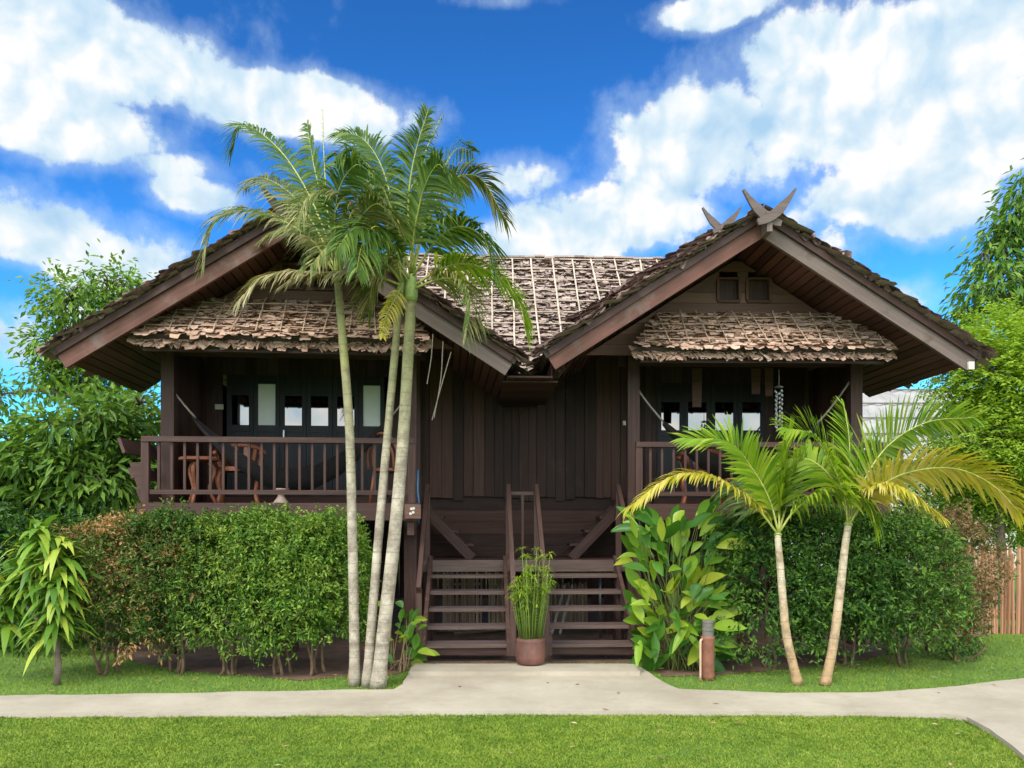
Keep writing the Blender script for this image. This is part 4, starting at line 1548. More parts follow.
# ================================================================== SHRUBS AND HEDGES
def shrub(name, label, cat, group, c, sx, sy, z0, z1, n, mat, leaf=(.045, .02), stems=4, seed=1, pw=3.4, lump=.09, base=None):
    """clipped bush: leaf sprays on an uneven rounded body, woody stems below"""
    r = np.random.default_rng(seed)
    cz, sz = (z0 + z1) / 2, (z1 - z0) / 2
    cc = np.array([c[0], c[1], cz])
    base = base or (c[0], c[1], 0)
    t = thing(name, base, label, cat, group)
    k = n // 9
    d = nrm(r.normal(size=(k, 3)))
    d[:, 2] = np.where(d[:, 2] < -.75, -d[:, 2], d[:, 2])
    rad = (np.abs(d) ** pw).sum(1) ** (-1 / pw)
    surf = d * rad[:, None] * np.array([sx, sy, sz])
    lm = 1 + lumps(surf + cc, seed, lump * 2.6, 4.5) + lumps(surf + cc, seed + 1, lump * 1.6, 11)
    # ragged lower skirt
    lm = np.where(surf[:, 2] < -.35 * sz, lm * (1 + lumps(surf * np.array([1, 1, 0]) + cc, seed + 2, .30, 7)), lm)
    depth = 1 - np.abs(r.normal(size=k)) * .10
    deep = r.uniform(size=k) < .24
    depth[deep] = r.uniform(.40, .85, deep.sum())
    shoot = r.uniform(size=k) < .05
    depth[shoot] = r.uniform(1.03, 1.14, shoot.sum())
    keep = (lumps(surf + cc, seed + 3, 1.0, 16) > -.30) | deep
    surf, lm, depth = surf[keep], lm[keep], depth[keep]
    k = len(surf)
    pc = surf * (lm * depth)[:, None] + cc
    pc[:, 2] = np.maximum(pc[:, 2], .05)
    out = nrm(surf / np.array([sx, sy, sz]) + r.normal(size=(k, 3)) * .35 + np.array([0, 0, .35]))
    m = 9
    tt = r.uniform(0, 1, (k, m))
    sp = leaf[0] * 2.0
    pos = pc[:, None, :] + out[:, None, :] * (tt[..., None] * sp) + r.normal(size=(k, m, 3)) * leaf[0] * .35
    dr = out[:, None, :] * .6 + r.normal(size=(k, m, 3)) * .75
    kk = k * m
    v, f = leaves(pos.reshape(-1, 3), dr.reshape(-1, 3), leaf[0] * r.uniform(.5, 1.5, kk), leaf[1] * r.uniform(.8, 1.25, kk), .2,
                  up=nrm(out[:, None, :] + r.normal(size=(k, m, 3)) * .55).reshape(-1, 3))
    mesh_np('foliage', v, f, mat, t)
    b = MB()
    for i in range(stems):
        x, y = base[0] + r.uniform(-.12, .12), base[1] + r.uniform(-.1, .1)
        p = [V((x, y, -.01)), V((x + r.uniform(-.05, .05), y + r.uniform(-.05, .05), z0 * .7)),
             V((x + r.uniform(-.2, .2), y + r.uniform(-.12, .12), z0 + sz * .7)), V((c[0] + r.uniform(-.6, .6) * sx, c[1] + r.uniform(-.5, .5) * sy, z0 + sz * 1.3))]
        q = catmull(p, 9)
        b.tube(q, [.020 - .0015 * j for j in range(10)], 6)
    b.build('stems', M['twig'], t, True)
    return t


gL = 'clipped shrubs of the left hedge'
D0 = 8.02


def hx(px, D):
    return (px - CX) * D / F


for i, (px, w, lab, mt, zt, z0) in enumerate((
        (118, .56, 'clipped shrub with orange tinged young leaves at the left end of the left hedge', 'lf_hedge_orange', 1.575, .20),
        (176, .50, 'clipped green shrub with a few orange tips, second along the left hedge', 'lf_hedge_orange2', 1.565, .26),
        (232, .50, 'clipped dense green shrub in the middle of the left hedge', 'lf_hedge', 1.57, .20),
        (282, .48, 'clipped fresh green shrub between the middle of the left hedge and the tall palms', 'lf_hedge2', 1.575, .26),
        (325, .42, 'clipped bright green shrub at the right end of the left hedge by the tall palms', 'lf_hedge2', 1.55, .24))):
    if mt == 'lf_hedge_orange2' and mt not in M:
        M[mt] = leafm('hedge leaves with few orange tips', [(0.0, (0.022, 0.055, 0.010)), (0.6, (0.058, 0.125, 0.018)), (1.0, (0.12, 0.21, 0.035))],
                      patch=[(0, (0.16, 0.10, 0.035)), (1, (0.30, 0.16, 0.07))], patch_t=0.70, patch_scale=2.6)
    D = D0 + uni(-.05, .06)
    shrub('hedge_shrub', lab, 'shrub', gL, (hx(px, D), D), w, .46, z0, zt, 19000, M[mt], (.047, .021), 4, 40 + i, base=(hx(px, D) + uni(-.05, .05), D - .12, 0))
gR = 'clipped shrubs of the right hedge'
for i, (px, D, w, dp, z0, z1, n, mt, lab) in enumerate((
        (768, 8.30, .62, .50, .16, 1.62, 20000, 'lf_mid2', 'dark green clipped shrub behind the young palms, left end of the right hedge'),
        (838, 8.35, .52, .52, .22, 1.58, 17000, 'lf_mid2', 'dark green clipped shrub between the two ends of the right hedge'),
        (900, 8.40, .56, .58, .24, 1.57, 19000, 'lf_mid', 'rounded mid green shrub at the right end of the right hedge'))):
    if mt == 'lf_mid2' and mt not in M:
        M[mt] = leafm('deep green shrub leaves', [(0.0, (0.018, 0.055, 0.012)), (0.5, (0.046, 0.125, 0.020)), (1.0, (0.10, 0.21, 0.032))], patch=[(0, (0.06, 0.15, 0.02)), (1, (0.15, 0.27, 0.04))], patch_t=0.60, patch_scale=3.2)
    if mt == 'lf_mid' and mt not in M:
        M[mt] = leafm('mid shrub leaves', [(0.0, (0.026, 0.062, 0.012)), (0.5, (0.062, 0.135, 0.020)), (1.0, (0.125, 0.215, 0.032))], patch=[(0, (0.06, 0.15, 0.02)), (1, (0.15, 0.27, 0.04))], patch_t=0.60, patch_scale=3.2)
    shrub('hedge_shrub', lab, 'shrub', gR, (hx(px, D), D), w, dp, z0, z1, n, M[mt], (.052, .024), 4, 60 + i)
shrub('dry_shrub', 'rounded shrub turned dry and brown behind the right end of the hedge', 'shrub', None, (hx(940, 9.2), 9.2), .62, .6, .15, 1.66, 15000, M['lf_dry'], (.042, .02), 5, 71, pw=2.6)
fb = shrub('flower_bush', 'small dark bush with a few red flowers at the foot of the dry shrub', 'bush', None, (hx(962, 8.7), 8.7), .17, .15, .04, .42, 900, M['lf_dark'], (.05, .02), 3, 72, pw=2.2)
kk = 40
an_ = rng.uniform(0, 6.283, 8)
fc = np.stack([hx(962, 8.7) + .15 * np.cos(an_), 8.7 - .10 + .08 * np.sin(an_), rng.uniform(.22, .46, 8)], 1)
v, f = leaves(np.repeat(fc, 5, 0), rng.normal(size=(kk, 3)) + np.array([0, -.6, .4]), .035, .022, .1)
M['petal'] = plain('red petals', (0.50, 0.03, 0.03), 0.6)
mesh_np('flowers', v, f, M['petal'], fb)
shrub('dark_bush', 'dark leafy bush low behind the strap leaved plant at the left edge', 'bush', None, (hx(20, 10.0), 10.0), 1.5, .8, .0, 1.55, 16000, M['lf_dark'], (.09, .04), 5, 73, pw=2.4)
shrub('dark_bush', 'dark leafy bush filling the gap left of the hedge behind the grass', 'bush', None, (hx(70, 9.4), 9.4), .9, .5, .0, .95, 8000, M['lf_dark'], (.07, .03), 4, 74, pw=2.4)


def strap_plant(name, label, cat, base, tops, n, L, w, mat, seed, droop=.8):
    r = np.random.default_rng(seed)
    t = thing(name, base, label, cat)
    parts = []
    b = MB()
    for (top, nn) in tops:
        top = V(top)
        b.tube(catmull([V(base), V(base) + V((0.005, 0, .32)), (V(base) + V((0, 0, .42))).lerp(top, .5), top], 8), [.03 - .0015 * i for i in range(9)], 7)
        k = int(nn * 2.5)
        az = r.uniform(0, 6.283, k)
        el = r.uniform(-.15, 1.35, k)
        d = np.stack([np.cos(az) * np.cos(el), np.sin(az) * np.cos(el), np.sin(el)], 1)
        p = np.array(top) + np.stack([np.zeros(k), np.zeros(k), r.uniform(-.48, .05, k)], 1)
        parts.append(ribbons(p, d, np.tile([0, 0, 1.0], (k, 1)) + d * -.2, L * r.uniform(.7, 1.2, k), w * r.uniform(.8, 1.2, k), droop * r.uniform(.6, 1.3, k), (.45, .9, 1.0, .8, .5, .04), .3))
    v, f = join(parts)
    mesh_np('leaves', v, f, mat, t, True)
    b.build('stem', M['bark'], t, True)


bb_ = gp(57, 685)
strap_plant('strap_leaved_plant', 'strap leaved plant with yellow green drooping leaves on a thin stem at the left edge', 'plant', bb_,
            [(at(56, 588, bb_.y), 55), (at(30, 556, bb_.y + .1), 60), (at(60, 548, bb_.y + .1), 55), (at(8, 585, bb_.y + .15), 45), (at(40, 530, bb_.y + .1), 40)], 60, .42, .070, M['lf_drac'], 5, .6)


def paddle_plant(name, label, cat, base, spots, mat, stemmat, L, w, seed, spread=.12):
    r = np.random.default_rng(seed)
    t = thing(name, base, label, cat)
    b = MB()
    parts = []
    for (p, dirx, dz, sc) in spots:
        p = V(p)
        q = V(base) + V((r.uniform(-spread, spread), r.uniform(-spread, spread), 0))
        mid = q.lerp(p, .55) + V((0, 0, .06))
        if r.uniform() < .42:
            b.tube(catmull([q, mid, p], 8), [.0075 - .0006 * i for i in range(9)], 5)
        d = np.array([[dirx, r.uniform(-.55, .25), dz]])
        nor = np.array([[r.uniform(-1.0, 1.0) - dirx * .6, -1.0, r.uniform(-.1, 1.0)]])
        parts.append(paddles(np.array([tuple(p)]), d, nor, L * sc, w * sc * r.uniform(.85, 1.15), r.uniform(.05, .45), (.10, .55, .86, 1.0, .98, .80, .48, .04)))
    v, f = join(parts)
    mesh_np('leaves', v, f, mat, t, True)
    b.build('stalks', stemmat, t, True)


r_ = random.Random(3)
bb_ = gp(678, 668)
spots = []
for k in range(210):
    py = 505 + 150 * (r_.random() ** 1.15)
    half = 43 if py < 600 else 43 - (py - 600) * .28
    px = 677 + r_.uniform(-half, half)
    D = bb_.y + r_.uniform(-.40, .35)
    side = (px - 672) / 55
    spots.append((at(px, py + 14, D), side * 1.0 + r_.uniform(-.45, .45), r_.uniform(.25, 1.3) if py < 610 else r_.uniform(-.3, .5), r_.uniform(.65, 1.15)))
for k in range(60):
    px, py = r_.uniform(640, 712), r_.uniform(590, 660)
    spots.append((at(px, py, bb_.y - r_.uniform(.1, .42)), (px - 668) / 60 + r_.uniform(-.5, .5), r_.uniform(-.2, .9), r_.uniform(.5, .85)))
paddle_plant('paddle_leaved_plant', 'clump of tall glossy paddle shaped leaves right of the stair foot', 'plant', bb_, spots, M['lf_heli'], M['stem_mid'], .38, .118, 9, .2)
bb_ = gp(398, 672)
spots = []
for k in range(34):
    py = r_.uniform(600, 655)
    px = r_.uniform(388, 422)
    D = bb_.y + r_.uniform(-.15, .3)
    spots.append((at(px, py + 8, D), (px - 402) / 22 + r_.uniform(-.5, .5), r_.uniform(.0, .9), r_.uniform(.6, 1.1)))
paddle_plant('leafy_plant', 'low plant with broad yellow green leaves between the palm trunks and the stairs', 'plant', bb_, spots, M['lf_heli'], M['stem_dry'], .24, .095, 10, .12)

# papyrus in its pot
bb_ = gp(530.5, 664, .085)
pt = thing('flower_pot', (bb_.x, bb_.y, .085), 'squat round brown pot at the foot of the stairs', 'pot')
b = MB()
b.lathe((bb_.x, bb_.y, .087), [(.115, 0), (.148, .02), (.158, .09), (.156, .17), (.146, .24), (.152, .262), (.144, .27), (.137, .25), (.134, .235)], 24)
b.build('body', M['pot'], pt, True)
b = MB()
b.lathe((bb_.x, bb_.y, .087), [(.01, .236), (.133, .24)], 16)
b.build('soil', M['soil'], pt)
t = thing('papyrus', (bb_.x, bb_.y, .32), 'lime green papyrus with feathery tops growing in the brown pot', 'plant')
b = MB()
parts = []
for k in range(70):
    a, rr = uni(0, 6.283), .12 * math.sqrt(random.random())
    p = V((bb_.x + rr * math.cos(a), bb_.y + rr * math.sin(a), .32))
    h = uni(.35, .78) if k > 6 else uni(.85, .98)
    top = p + V((rr * math.cos(a) * .75 + uni(-.045, .045), rr * math.sin(a) * .75 + uni(-.045, .045), h))
    b.tube([p, p.lerp(top, .5) + V((uni(-.01, .01), 0, 0)), top], [.0045, .004, .003], 4)
    kk = 17
    az = rng.uniform(0, 6.283, kk)
    el = rng.uniform(-.1, .9, kk)
    d = np.stack([np.cos(az) * np.cos(el), np.sin(az) * np.cos(el), np.sin(el)], 1)
    parts.append(ribbons(np.tile(np.array(top), (kk, 1)), d, np.tile([0, 0, 1.0], (kk, 1)), rng.uniform(.07, .14, kk), .009, .45, (.6, 1, .1)))
    for q in range(5):
        pp = p.lerp(top, uni(.45, .98))
        az1 = rng.uniform(0, 6.283, 5)
        d = np.stack([np.cos(az1), np.sin(az1), np.full(5, .5)], 1)
        parts.append(ribbons(np.tile(np.array(pp), (5, 1)), d, np.tile([0, 0, 1.0], (5, 1)), .06, .008, .3, (.6, 1, .1)))
v, f = join(parts)
mesh_np('leaf_tufts', v, f, M['lf_pap'], t)
b.build('stalks', M['stem_green'], t, True)

# clay pipe post beside the paddle leaved plant
bb_ = gp(708, 680)
t = thing('clay_pipe_post', bb_, 'upright terracotta pipe with a grey cement top right of the paddle leaved plant', 'post')
b = MB()
b.lathe(bb_, [(.060, 0), (.064, .05), (.061, .2), (.064, .40), (.068, .415), (.068, .435), (.05, .437)], 18)
b.build('shaft', M['clay'], t, True)
b = MB()
b.lathe(bb_ + V((0, 0, .438)), [(.055, 0), (.055, .05), (.059, .055), (.059, .075), (.054, .08), (.054, .13), (.058, .135), (.058, .155), (.0, .16)], 18)
b.build('cap', M['grey_cement'], t)
q = gp(703, 681)
b = MB()
p = q + V((-.03, -.02, 0))
b.tube(catmull([p, p + V((0, 0, .2)), p + V((0, 0, .38)), p + V((.012, .02, .405)), p + V((.05, .07, .41))], 12), .011, 7)
tag(b.build('garden_pipe', M['pink_pipe'], None, True, p), 'thin pinkish pipe standing against the terracotta pipe', 'pipe')
# bamboo stake lying between hedge and lawn by the palms
q = gp(348, 680)
b = MB()
b.tube([q, q + V((.06, .05, .5))], .008, 6)
tag(b.build('garden_stake', M['bamboo'], None, False, q), 'thin leaning stake beside the leftmost tall palm trunk', 'stake')

# fence at the right edge
pole_screen('bamboo_fence', 'tan bamboo pole fence at the right edge beyond the dry shrub', 'fence', (6.0, 10.75, 0), (11.5, 10.3, 0), 1.20, M['bamboo'], None, .052, .03, 0, (.25, .75))

# ================================================================== TREES
def tree(name, label, group, base, blobs, trunk_r, mat, leaf, n, seed, hang=.5, fork=None, clump=10, spread=.22, bark='bark', pinnate=False):
    r = np.random.default_rng(seed)
    base = V(base)
    t = thing(name, base, label, 'tree', group)
    fork = V(fork) if fork else base.lerp(V(blobs[0][0]), .45)
    b = MB()
    b.tube(catmull([base, base.lerp(fork, .5) + V((r.uniform(-.1, .1), 0, 0)), fork], 10), [trunk_r * (1.15 - .045 * i) for i in range(11)], 9)
    parts = []
    tot = sum(s[0] * s[1] * s[2] for _, s in blobs) ** 1
    for c, s in blobs:
        c = V(c)
        lim = catmull([fork, fork.lerp(c, .5) + V((r.uniform(-.2, .2), r.uniform(-.2, .2), .15)), c], 8)
        b.tube(lim, [trunk_r * .55 * (1 - .09 * i) for i in range(9)], 6)
        share = (s[0] * s[1] * s[2]) ** .75 / sum((q[0] * q[1] * q[2]) ** .75 for _, q in blobs)
        k = max(4, int(n * share / clump))
        d = nrm(r.normal(size=(k, 3)))
        rad = r.uniform(.25, 1.0, k) ** .5 * (1 + lumps(d * 2 + np.array(c), seed, .35, 2.0))
        pc = np.array(c) + d * rad[:, None] * np.array(s)
        for i in range(0, k, max(1, k // 14)):
            b.tube([c, c.lerp(V(pc[i]), .6) + V((0, 0, .05)), V(pc[i])], [.02, .012, .005], 4)
        m = clump
        out = nrm(d + r.normal(size=(k, 3)) * .5 + np.array([0, 0, .1]))
        if pinnate:
            tt = np.linspace(0, 1, m)[None, :, None]
            sgn = np.where(np.arange(m) % 2, 1.0, -1.0)[None, :, None]
            sd = nrm(np.cross(out, np.array([0, 0, 1.0])))
            axis = out[:, None, :] * tt * spread * 2.2 + np.array([0, 0, -.25]) * tt ** 2 * spread * 2
            pos = pc[:, None, :] + axis
            dr = out[:, None, :] * .45 + sd[:, None, :] * sgn + np.array([0, 0, -.15]) + r.normal(size=(k, m, 3)) * .2
        else:
            pos = pc[:, None, :] + r.normal(size=(k, m, 3)) * spread * .45
            dr = nrm(pos - pc[:, None, :] + out[:, None, :] * .1) + np.array([0, 0, -hang]) + r.normal(size=(k, m, 3)) * .3
        kk = k * m
        up = nrm(np.array([0, -.25, 1.0]) + r.normal(size=(kk, 3)) * .45)
        parts.append(leaves(pos.reshape(-1, 3), dr.reshape(-1, 3), leaf[0] * r.uniform(.65, 1.25, kk), leaf[1] * r.uniform(.8, 1.2, kk), .2, up=up))
    v, f = join(parts)
    mesh_np('crown', v, f, mat, t)
    b.build('trunk', M[bark], t, True)
    return t


def bl(px, py, D, sx, sy, sz):
    return (tuple(at(px, py, D)), (sx, sy, sz))


# left: broad leaved tree in front, taller one behind the roof
tree('broad_leaved_tree', 'low tree with broad pointed leaves left of the left veranda', None, (hx(62, 10.8), 10.8, 0), [
    bl(70, 425, 10.6, .75, .6, .42), bl(20, 455, 10.5, .7, .6, .45), bl(115, 440, 10.9, .45, .5, .4), bl(90, 475, 10.5, .7, .5, .42),
    bl(-40, 470, 10.6, .8, .6, .6), bl(40, 505, 10.6, .8, .5, .40), bl(140, 405, 11.6, .25, .3, .22)], .06, M['lf_plum'], (.20, .068), 6200, 81, .25, None, 12, .24)
tree('tall_tree', 'tall loose green tree rising behind the left end of the roof', None, (hx(70, 14.5), 14.5, 0), [
    bl(70, 300, 14.2, .65, .6, .40), bl(110, 285, 14.4, .55, .6, .35), bl(60, 340, 14.4, .60, .6, .45), bl(120, 315, 14.6, .5, .5, .4), bl(50, 375, 14.4, .42, .5, .4), bl(-5, 395, 14.0, .3, .3, .3), bl(140, 330, 14.8, .5, .5, .5), bl(95, 370, 14.6, .8, .6, .6)],
     .11, M['lf_left'], (.145, .066), 5600, 82, .45, tuple(at(85, 400, 14.5)), 10, .30)
tree('garden_tree', 'rounded green tree seen under the left eave beside the veranda post', None, (hx(135, 13.0), 13.0, 0), [
    bl(145, 425, 13, .5, .5, .6), bl(120, 470, 13, .6, .5, .5), bl(160, 470, 13.2, .4, .5, .6), bl(140, 510, 13, .6, .5, .5)], .07, M['lf_plum'], (.17, .07), 2600, 83, .3, None, 10, .24)
# right: tall tree with hanging leaves, light feathery tree
tree('tall_tree', 'tall tree with dark hanging leaves at the upper right edge', None, (hx(1040, 15.5), 15.5, 0), [
    bl(1030, 200, 15.3, .5, .6, .6), bl(1005, 235, 15.5, .45, .5, .5), bl(1000, 285, 15.3, .75, .7, .55), bl(1050, 270, 15.5, .8, .7, .9), bl(975, 310, 15.6, .40, .5, .3), bl(1060, 340, 15.5, 1.0, .8, .8), bl(985, 255, 15.4, .18, .3, .2)],
     .13, M['lf_right'], (.21, .072), 5200, 84, .8, tuple(at(1040, 400, 15.5)), 10, .32)
tree('feathery_tree', 'light yellow green tree with feathery leaves behind the bamboo fence', None, (hx(1012, 12.2), 12.2, 0), [
    bl(1000, 345, 12.2, .55, .6, .40), bl(985, 372, 12.0, .55, .6, .36), bl(1020, 400, 12.3, .7, .7, .5), bl(985, 440, 12.0, .6, .6, .4), bl(1050, 460, 12.2, .8, .7, .7), bl(975, 480, 12.6, .45, .5, .35), bl(1010, 500, 12.6, .5, .5, .3)],
     .075, M['lf_light'], (.075, .036), 62000, 85, .4, tuple(at(1000, 455, 12.2)), 14, .24, pinnate=True)
tree('garden_tree', 'darker green tree low behind the bamboo fence at the right', None, (hx(955, 15.0), 15.0, 0), [
    bl(960, 500, 15, 1.0, .8, .7), bl(1010, 520, 15, 1.0, .8, .8), bl(905, 505, 15, .9, .8, .55), bl(1060, 500, 15, 1.2, .8, .9), bl(920, 540, 14.5, 1.0, .7, .6)], .08, M['lf_right'], (.16, .06), 4200, 86, .5, None, 10, .28)

# neighbouring house with a pale sheet roof
nb = thing('neighbouring_house', (11.5, 27, 0), 'neighbouring house with pale grey sheet roof half hidden behind the trees at right', 'house')
b = MB()
n = 90
vs, fs = [], []
p_lo, p_hi = (9.2, 24.0, 3.45), (9.2, 28.5, 6.4)
for i in range(n + 1):
    x = 9.2 + 7.5 * i / n
    dz = .035 * math.sin(i * 1.05)
    vs += [(x, 24.0, 3.45 + dz), (x, 28.5, 6.4 + dz)]
fs = [[2 * i, 2 * i + 2, 2 * i + 3, 2 * i + 1] for i in range(n)]
vs2 = [(x, y, z - .04) for x, y, z in vs]
b.add(vs + vs2, fs + [[f_ + len(vs) for f_ in q[::-1]] for q in fs])
rf = b.build('roof', M['roof_grey'], nb, False)
b = MB()
for k in range(5):
    t_ = .08 + k * .22
    b.beam((9.2, 24 + 4.5 * t_, 3.5 + 2.95 * t_ + .03), (16.7, 24 + 4.5 * t_, 3.5 + 2.95 * t_ + .03), .04, .05)
b.build('roof_batten', M['grey_cement'], rf)
b = MB()
b.box(9.8, 16.2, 24.7, 28.2, 0, 3.6)
b.build('wall', M['wall_pale'], nb)

# far-off wood closing the horizon
k = 9000
an = rng.uniform(-1.25, 1.25, k)
dist = rng.uniform(55, 75, k)
hgt = 3.4 + 1.6 * np.sin(an * 9) + 1.1 * np.sin(an * 23 + 1)
pc = np.stack([np.sin(an) * dist, np.cos(an) * dist, rng.uniform(0, 1, k) ** .8 * hgt], 1)
v, f = leaves(pc, rng.normal(size=(k, 3)), rng.uniform(.9, 1.8, k), rng.uniform(.6, 1.2, k), .2)
tag(mesh_np('far_wood', v, f, M['lf_far']), 'far off green wood behind the garden', 'wood', kind='stuff')

# ================================================================== SKY, SUN, CAMERA
SUN_EL, SUN_AZ, BACK_FILL = 48.0, 208.0, 4.2          # azimuth clockwise from +Y
w = bpy.data.worlds.new('World')
SC.world = w
w.use_nodes = True
nt = w.node_tree
bg = nt.nodes['Background']
bg.inputs['Strength'].default_value = 0.10
sky = nt.nodes.new('ShaderNodeTexSky')
sky.sky_type = 'NISHITA'
sky.sun_disc = False
sky.sun_elevation = R(SUN_EL)
sky.sun_rotation = R(SUN_AZ)
sky.altitude = 0
sky.air_density = 1.0
sky.dust_density = 0.5
sky.ozone_density = 2.0
tc = nt.nodes.new('ShaderNodeTexCoord')
sep = nt.nodes.new('ShaderNodeSeparateXYZ')
nt.links.new(tc.outputs['Generated'], sep.inputs[0])
az = mathn(nt, 'ARCTAN2', sep.outputs[0], sep.outputs[1])
el = mathn(nt, 'ARCSINE', sep.outputs[2])
comb = nt.nodes.new('ShaderNodeCombineXYZ')
nt.links.new(az, comb.inputs[0])
nt.links.new(el, comb.inputs[1])
nz = noise(nt, 4.2, 12, 0.64, comb.outputs[0], 0.0)
nzb = noise(nt, 2.0, 4, 0.55, tc.outputs['Generated'], 0.2)


def dirof(px, py):
    d = V(((px - CX) / F, 1, (HY - py) / F)).normalized()
    return math.atan2(d.x, d.y), math.asin(d.z)


# soft cloud masses: (pixel centre in the photograph, half width, half height, weight)
CL = [(90, 45, 190, 80, 1.0), (30, 110, 200, 55, .85), (300, 110, 170, 50, .95), (180, 165, 150, 30, .5), (60, 250, 170, 60, .8), (30, 330, 130, 70, .7), (200, 195, 70, 32, .7),
      (700, 150, 150, 95, 1.0), (850, 90, 170, 120, 1.05), (960, 40, 150, 90, .95), (640, 215, 130, 55, 1.0), (900, 190, 150, 70, .8), (560, 240, 110, 45, .95), (520, 175, 80, 35, .45),
      (700, 10, 110, 28, .75), (1000, 130, 120, 70, .85), (928, 135, 90, 70, 1.15), (885, 300, 90, 30, .6), (500, 0, 80, 14, .4), (790, 240, 160, 60, .55), (510, -40, 60, 20, .3),
      (-260, 220, 240, 90, .9), (-620, 60, 260, 120, .9), (-1500, 330, 500, 110, .9), (1250, 40, 200, 90, .95), (1450, 300, 260, 70, .85), (2000, 120, 420, 150, .9), (1180, 330, 120, 50, .7), (200, -260, 260, 80, .8), (900, -300, 260, 90, .8)]
acc = None
for (px, py, hw, hh, wt) in CL:
    a0, e0 = dirof(px, py)
    a1, _ = dirof(px + hw, py)
    _, e1 = dirof(px, py - hh)
    s = nt.nodes.new('ShaderNodeVectorMath')
    s.operation = 'SUBTRACT'
    nt.links.new(comb.outputs[0], s.inputs[0])
    s.inputs[1].default_value = (a0, e0, 0)
    m_ = nt.nodes.new('ShaderNodeVectorMath')
    m_.operation = 'MULTIPLY'
    nt.links.new(s.outputs[0], m_.inputs[0])
    m_.inputs[1].default_value = (1 / abs(a1 - a0), 1 / abs(e1 - e0), 0)
    l_ = nt.nodes.new('ShaderNodeVectorMath')
    l_.operation = 'LENGTH'
    nt.links.new(m_.outputs[0], l_.inputs[0])
    mr = nt.nodes.new('ShaderNodeMapRange')
    mr.interpolation_type = 'SMOOTHSTEP'
    mr.inputs[1].default_value = 1.35
    mr.inputs[2].default_value = 0.1
    mr.inputs[3].default_value = 0.0
    mr.inputs[4].default_value = wt
    nt.links.new(l_.outputs['Value'], mr.inputs[0])
    acc = mr.outputs[0] if acc is None else mathn(nt, 'MAXIMUM', acc, mr.outputs[0])
# elsewhere in the sky: broken cloud, with the added fill light behind the camera
back = mathn(nt, 'MULTIPLY', mathn(nt, 'GREATER_THAN', 0.25, sep.outputs[1]), 0.62)
acc = mathn(nt, 'MAXIMUM', acc, back)
vo = nt.nodes.new('ShaderNodeTexVoronoi')
vo.voronoi_dimensions = '2D'
vo.feature = 'F1'
vo.inputs['Scale'].default_value = 9.0
vo.inputs['Detail'].default_value = 3.0
vo.inputs['Roughness'].default_value = 0.55
wp = nt.nodes.new('ShaderNodeVectorMath')
wp.operation = 'MULTIPLY_ADD'
wn = noise(nt, 7.0, 4, 0.5, comb.outputs[0])
nt.links.new(wn.outputs['Color'], wp.inputs[0])
wp.inputs[1].default_value = (0.07, 0.07, 0.0)
nt.links.new(comb.outputs[0], wp.inputs[2])
nt.links.new(wp.outputs[0], vo.inputs['Vector'])
puff = mathn(nt, 'SUBTRACT', 0.42, vo.outputs['Distance'])
cm = mathn(nt, 'ADD', mathn(nt, 'MULTIPLY', acc, 0.92), mathn(nt, 'MULTIPLY', mathn(nt, 'SUBTRACT', nz.outputs[0], 0.5), 1.7))
cm = mathn(nt, 'ADD', cm, mathn(nt, 'MULTIPLY', puff, 0.26))
mr = nt.nodes.new('ShaderNodeMapRange')
mr.interpolation_type = 'SMOOTHSTEP'
mr.inputs[1].default_value = 0.29
mr.inputs[2].default_value = 0.43
nt.links.new(cm, mr.inputs[0])
# billows: the same noise read a little nearer the sun gives lit tops and shaded bases
def billow(off):
    v_ = nt.nodes.new('ShaderNodeVectorMath')
    v_.operation = 'ADD'
    nt.links.new(wp.outputs[0], v_.inputs[0])
    v_.inputs[1].default_value = off
    big_ = noise(nt, 7.5, 7, 0.56, v_.outputs[0])
    vb_ = nt.nodes.new('ShaderNodeTexVoronoi')
    vb_.voronoi_dimensions = '2D'
    vb_.feature = 'F1'
    vb_.inputs['Scale'].default_value = 17.0
    vb_.inputs['Detail'].default_value = 2.0
    nt.links.new(v_.outputs[0], vb_.inputs['Vector'])
    return mathn(nt, 'SUBTRACT', big_.outputs[0], mathn(nt, 'MULTIPLY', vb_.outputs['Distance'], 0.22))


bil = billow((0, 0, 0))
rel = mathn(nt, 'SUBTRACT', bil, billow((-0.010, 0.022, 0)))
cr = ramp(nt, [(0.02, (2.0, 3.1, 4.2)), (0.44, (3.35, 4.05, 4.55)), (0.72, (4.8, 4.8, 4.8))])
dens = mathn(nt, 'ADD', mathn(nt, 'MULTIPLY', rel, 1.15), mathn(nt, 'ADD', mathn(nt, 'MULTIPLY', cm, 0.30), mathn(nt, 'MULTIPLY', bil, 0.90)))
dens = mathn(nt, 'ADD', dens, 0.03)
nt.links.new(dens, cr.inputs[0])
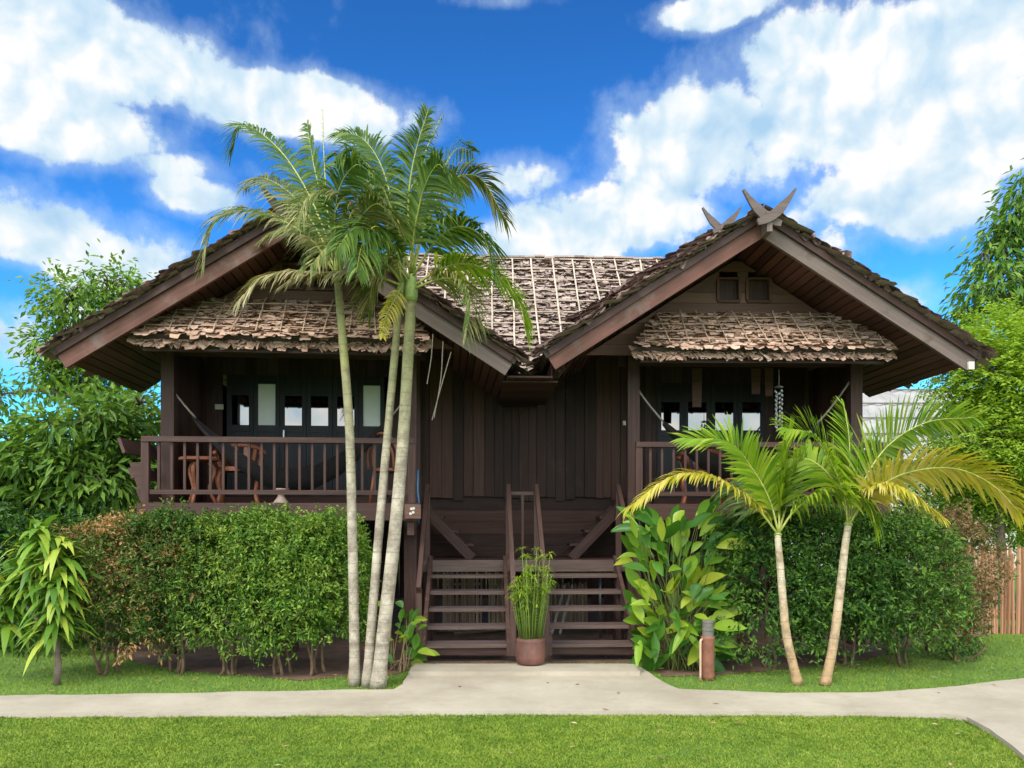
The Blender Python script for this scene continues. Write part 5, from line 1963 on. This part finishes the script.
# unseen cloud behind the camera, brightened and warmed as added frontal fill light
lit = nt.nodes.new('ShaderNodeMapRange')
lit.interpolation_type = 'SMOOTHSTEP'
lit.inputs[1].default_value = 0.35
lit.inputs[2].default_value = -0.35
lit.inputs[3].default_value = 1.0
lit.inputs[4].default_value = BACK_FILL
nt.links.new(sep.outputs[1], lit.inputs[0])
fill_tint = ramp(nt, [(0.0, (1.0, 1.0, 1.0)), (1.0, (1.0, 0.90, 0.775))])
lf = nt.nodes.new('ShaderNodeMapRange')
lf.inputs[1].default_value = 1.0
lf.inputs[2].default_value = BACK_FILL
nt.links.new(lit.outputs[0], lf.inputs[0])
nt.links.new(lf.outputs[0], fill_tint.inputs[0])
crm = mixc(nt, 1.0, mixc(nt, 1.0, cr.outputs[0], lit.outputs[0], 'MULTIPLY'), fill_tint.outputs[0], 'MULTIPLY')
gm = nt.nodes.new('ShaderNodeGamma')
gm.inputs['Gamma'].default_value = 1.75
nt.links.new(sky.outputs[0], gm.inputs['Color'])
sc_ = nt.nodes.new('ShaderNodeVectorMath')
sc_.operation = 'MULTIPLY'
sc_.inputs[1].default_value = (0.125, 0.325, 0.395)
nt.links.new(gm.outputs[0], sc_.inputs[0])
veil = nt.nodes.new('ShaderNodeMapRange')
veil.interpolation_type = 'SMOOTHSTEP'
veil.inputs[1].default_value = 0.02
veil.inputs[2].default_value = 0.40
veil.inputs[4].default_value = 0.34
nt.links.new(cm, veil.inputs[0])
hazy = mixc(nt, veil.outputs[0], sc_.outputs[0], (3.4, 4.2, 4.9))
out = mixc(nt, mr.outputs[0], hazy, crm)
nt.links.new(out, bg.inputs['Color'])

sd = bpy.data.lights.new('sun', 'SUN')
sd.energy = 1.5
sd.angle = R(24)
sd.color = (1.0, 0.93, 0.82)
so = bpy.data.objects.new('sun', sd)
COL.objects.link(so)
da = R(SUN_AZ)
sdir = V((math.sin(da) * math.cos(R(SUN_EL)), math.cos(da) * math.cos(R(SUN_EL)), math.sin(R(SUN_EL))))
so.rotation_euler = (-sdir).to_track_quat('-Z', 'Y').to_euler()

cd = bpy.data.cameras.new('camera')
cd.sensor_width = 36
cd.lens = F / 1024 * 36
cd.shift_y = (HY - 384) / 1024
cd.clip_end = 3000
co = bpy.data.objects.new('camera', cd)
COL.objects.link(co)
co.location = (0, 0, EYE)
co.rotation_euler = (R(90), 0, 0)
SC.camera = co

SC.view_settings.view_transform = 'Standard'
SC.view_settings.look = 'None'
SC.view_settings.exposure = 1.1
SC.view_settings.gamma = 1.0
SC.view_settings.use_curve_mapping = False
SC.cycles.max_bounces = 8
SC.cycles.diffuse_bounces = 4
SC.cycles.glossy_bounces = 3
SC.cycles.transmission_bounces = 4
SC.cycles.use_denoising = True
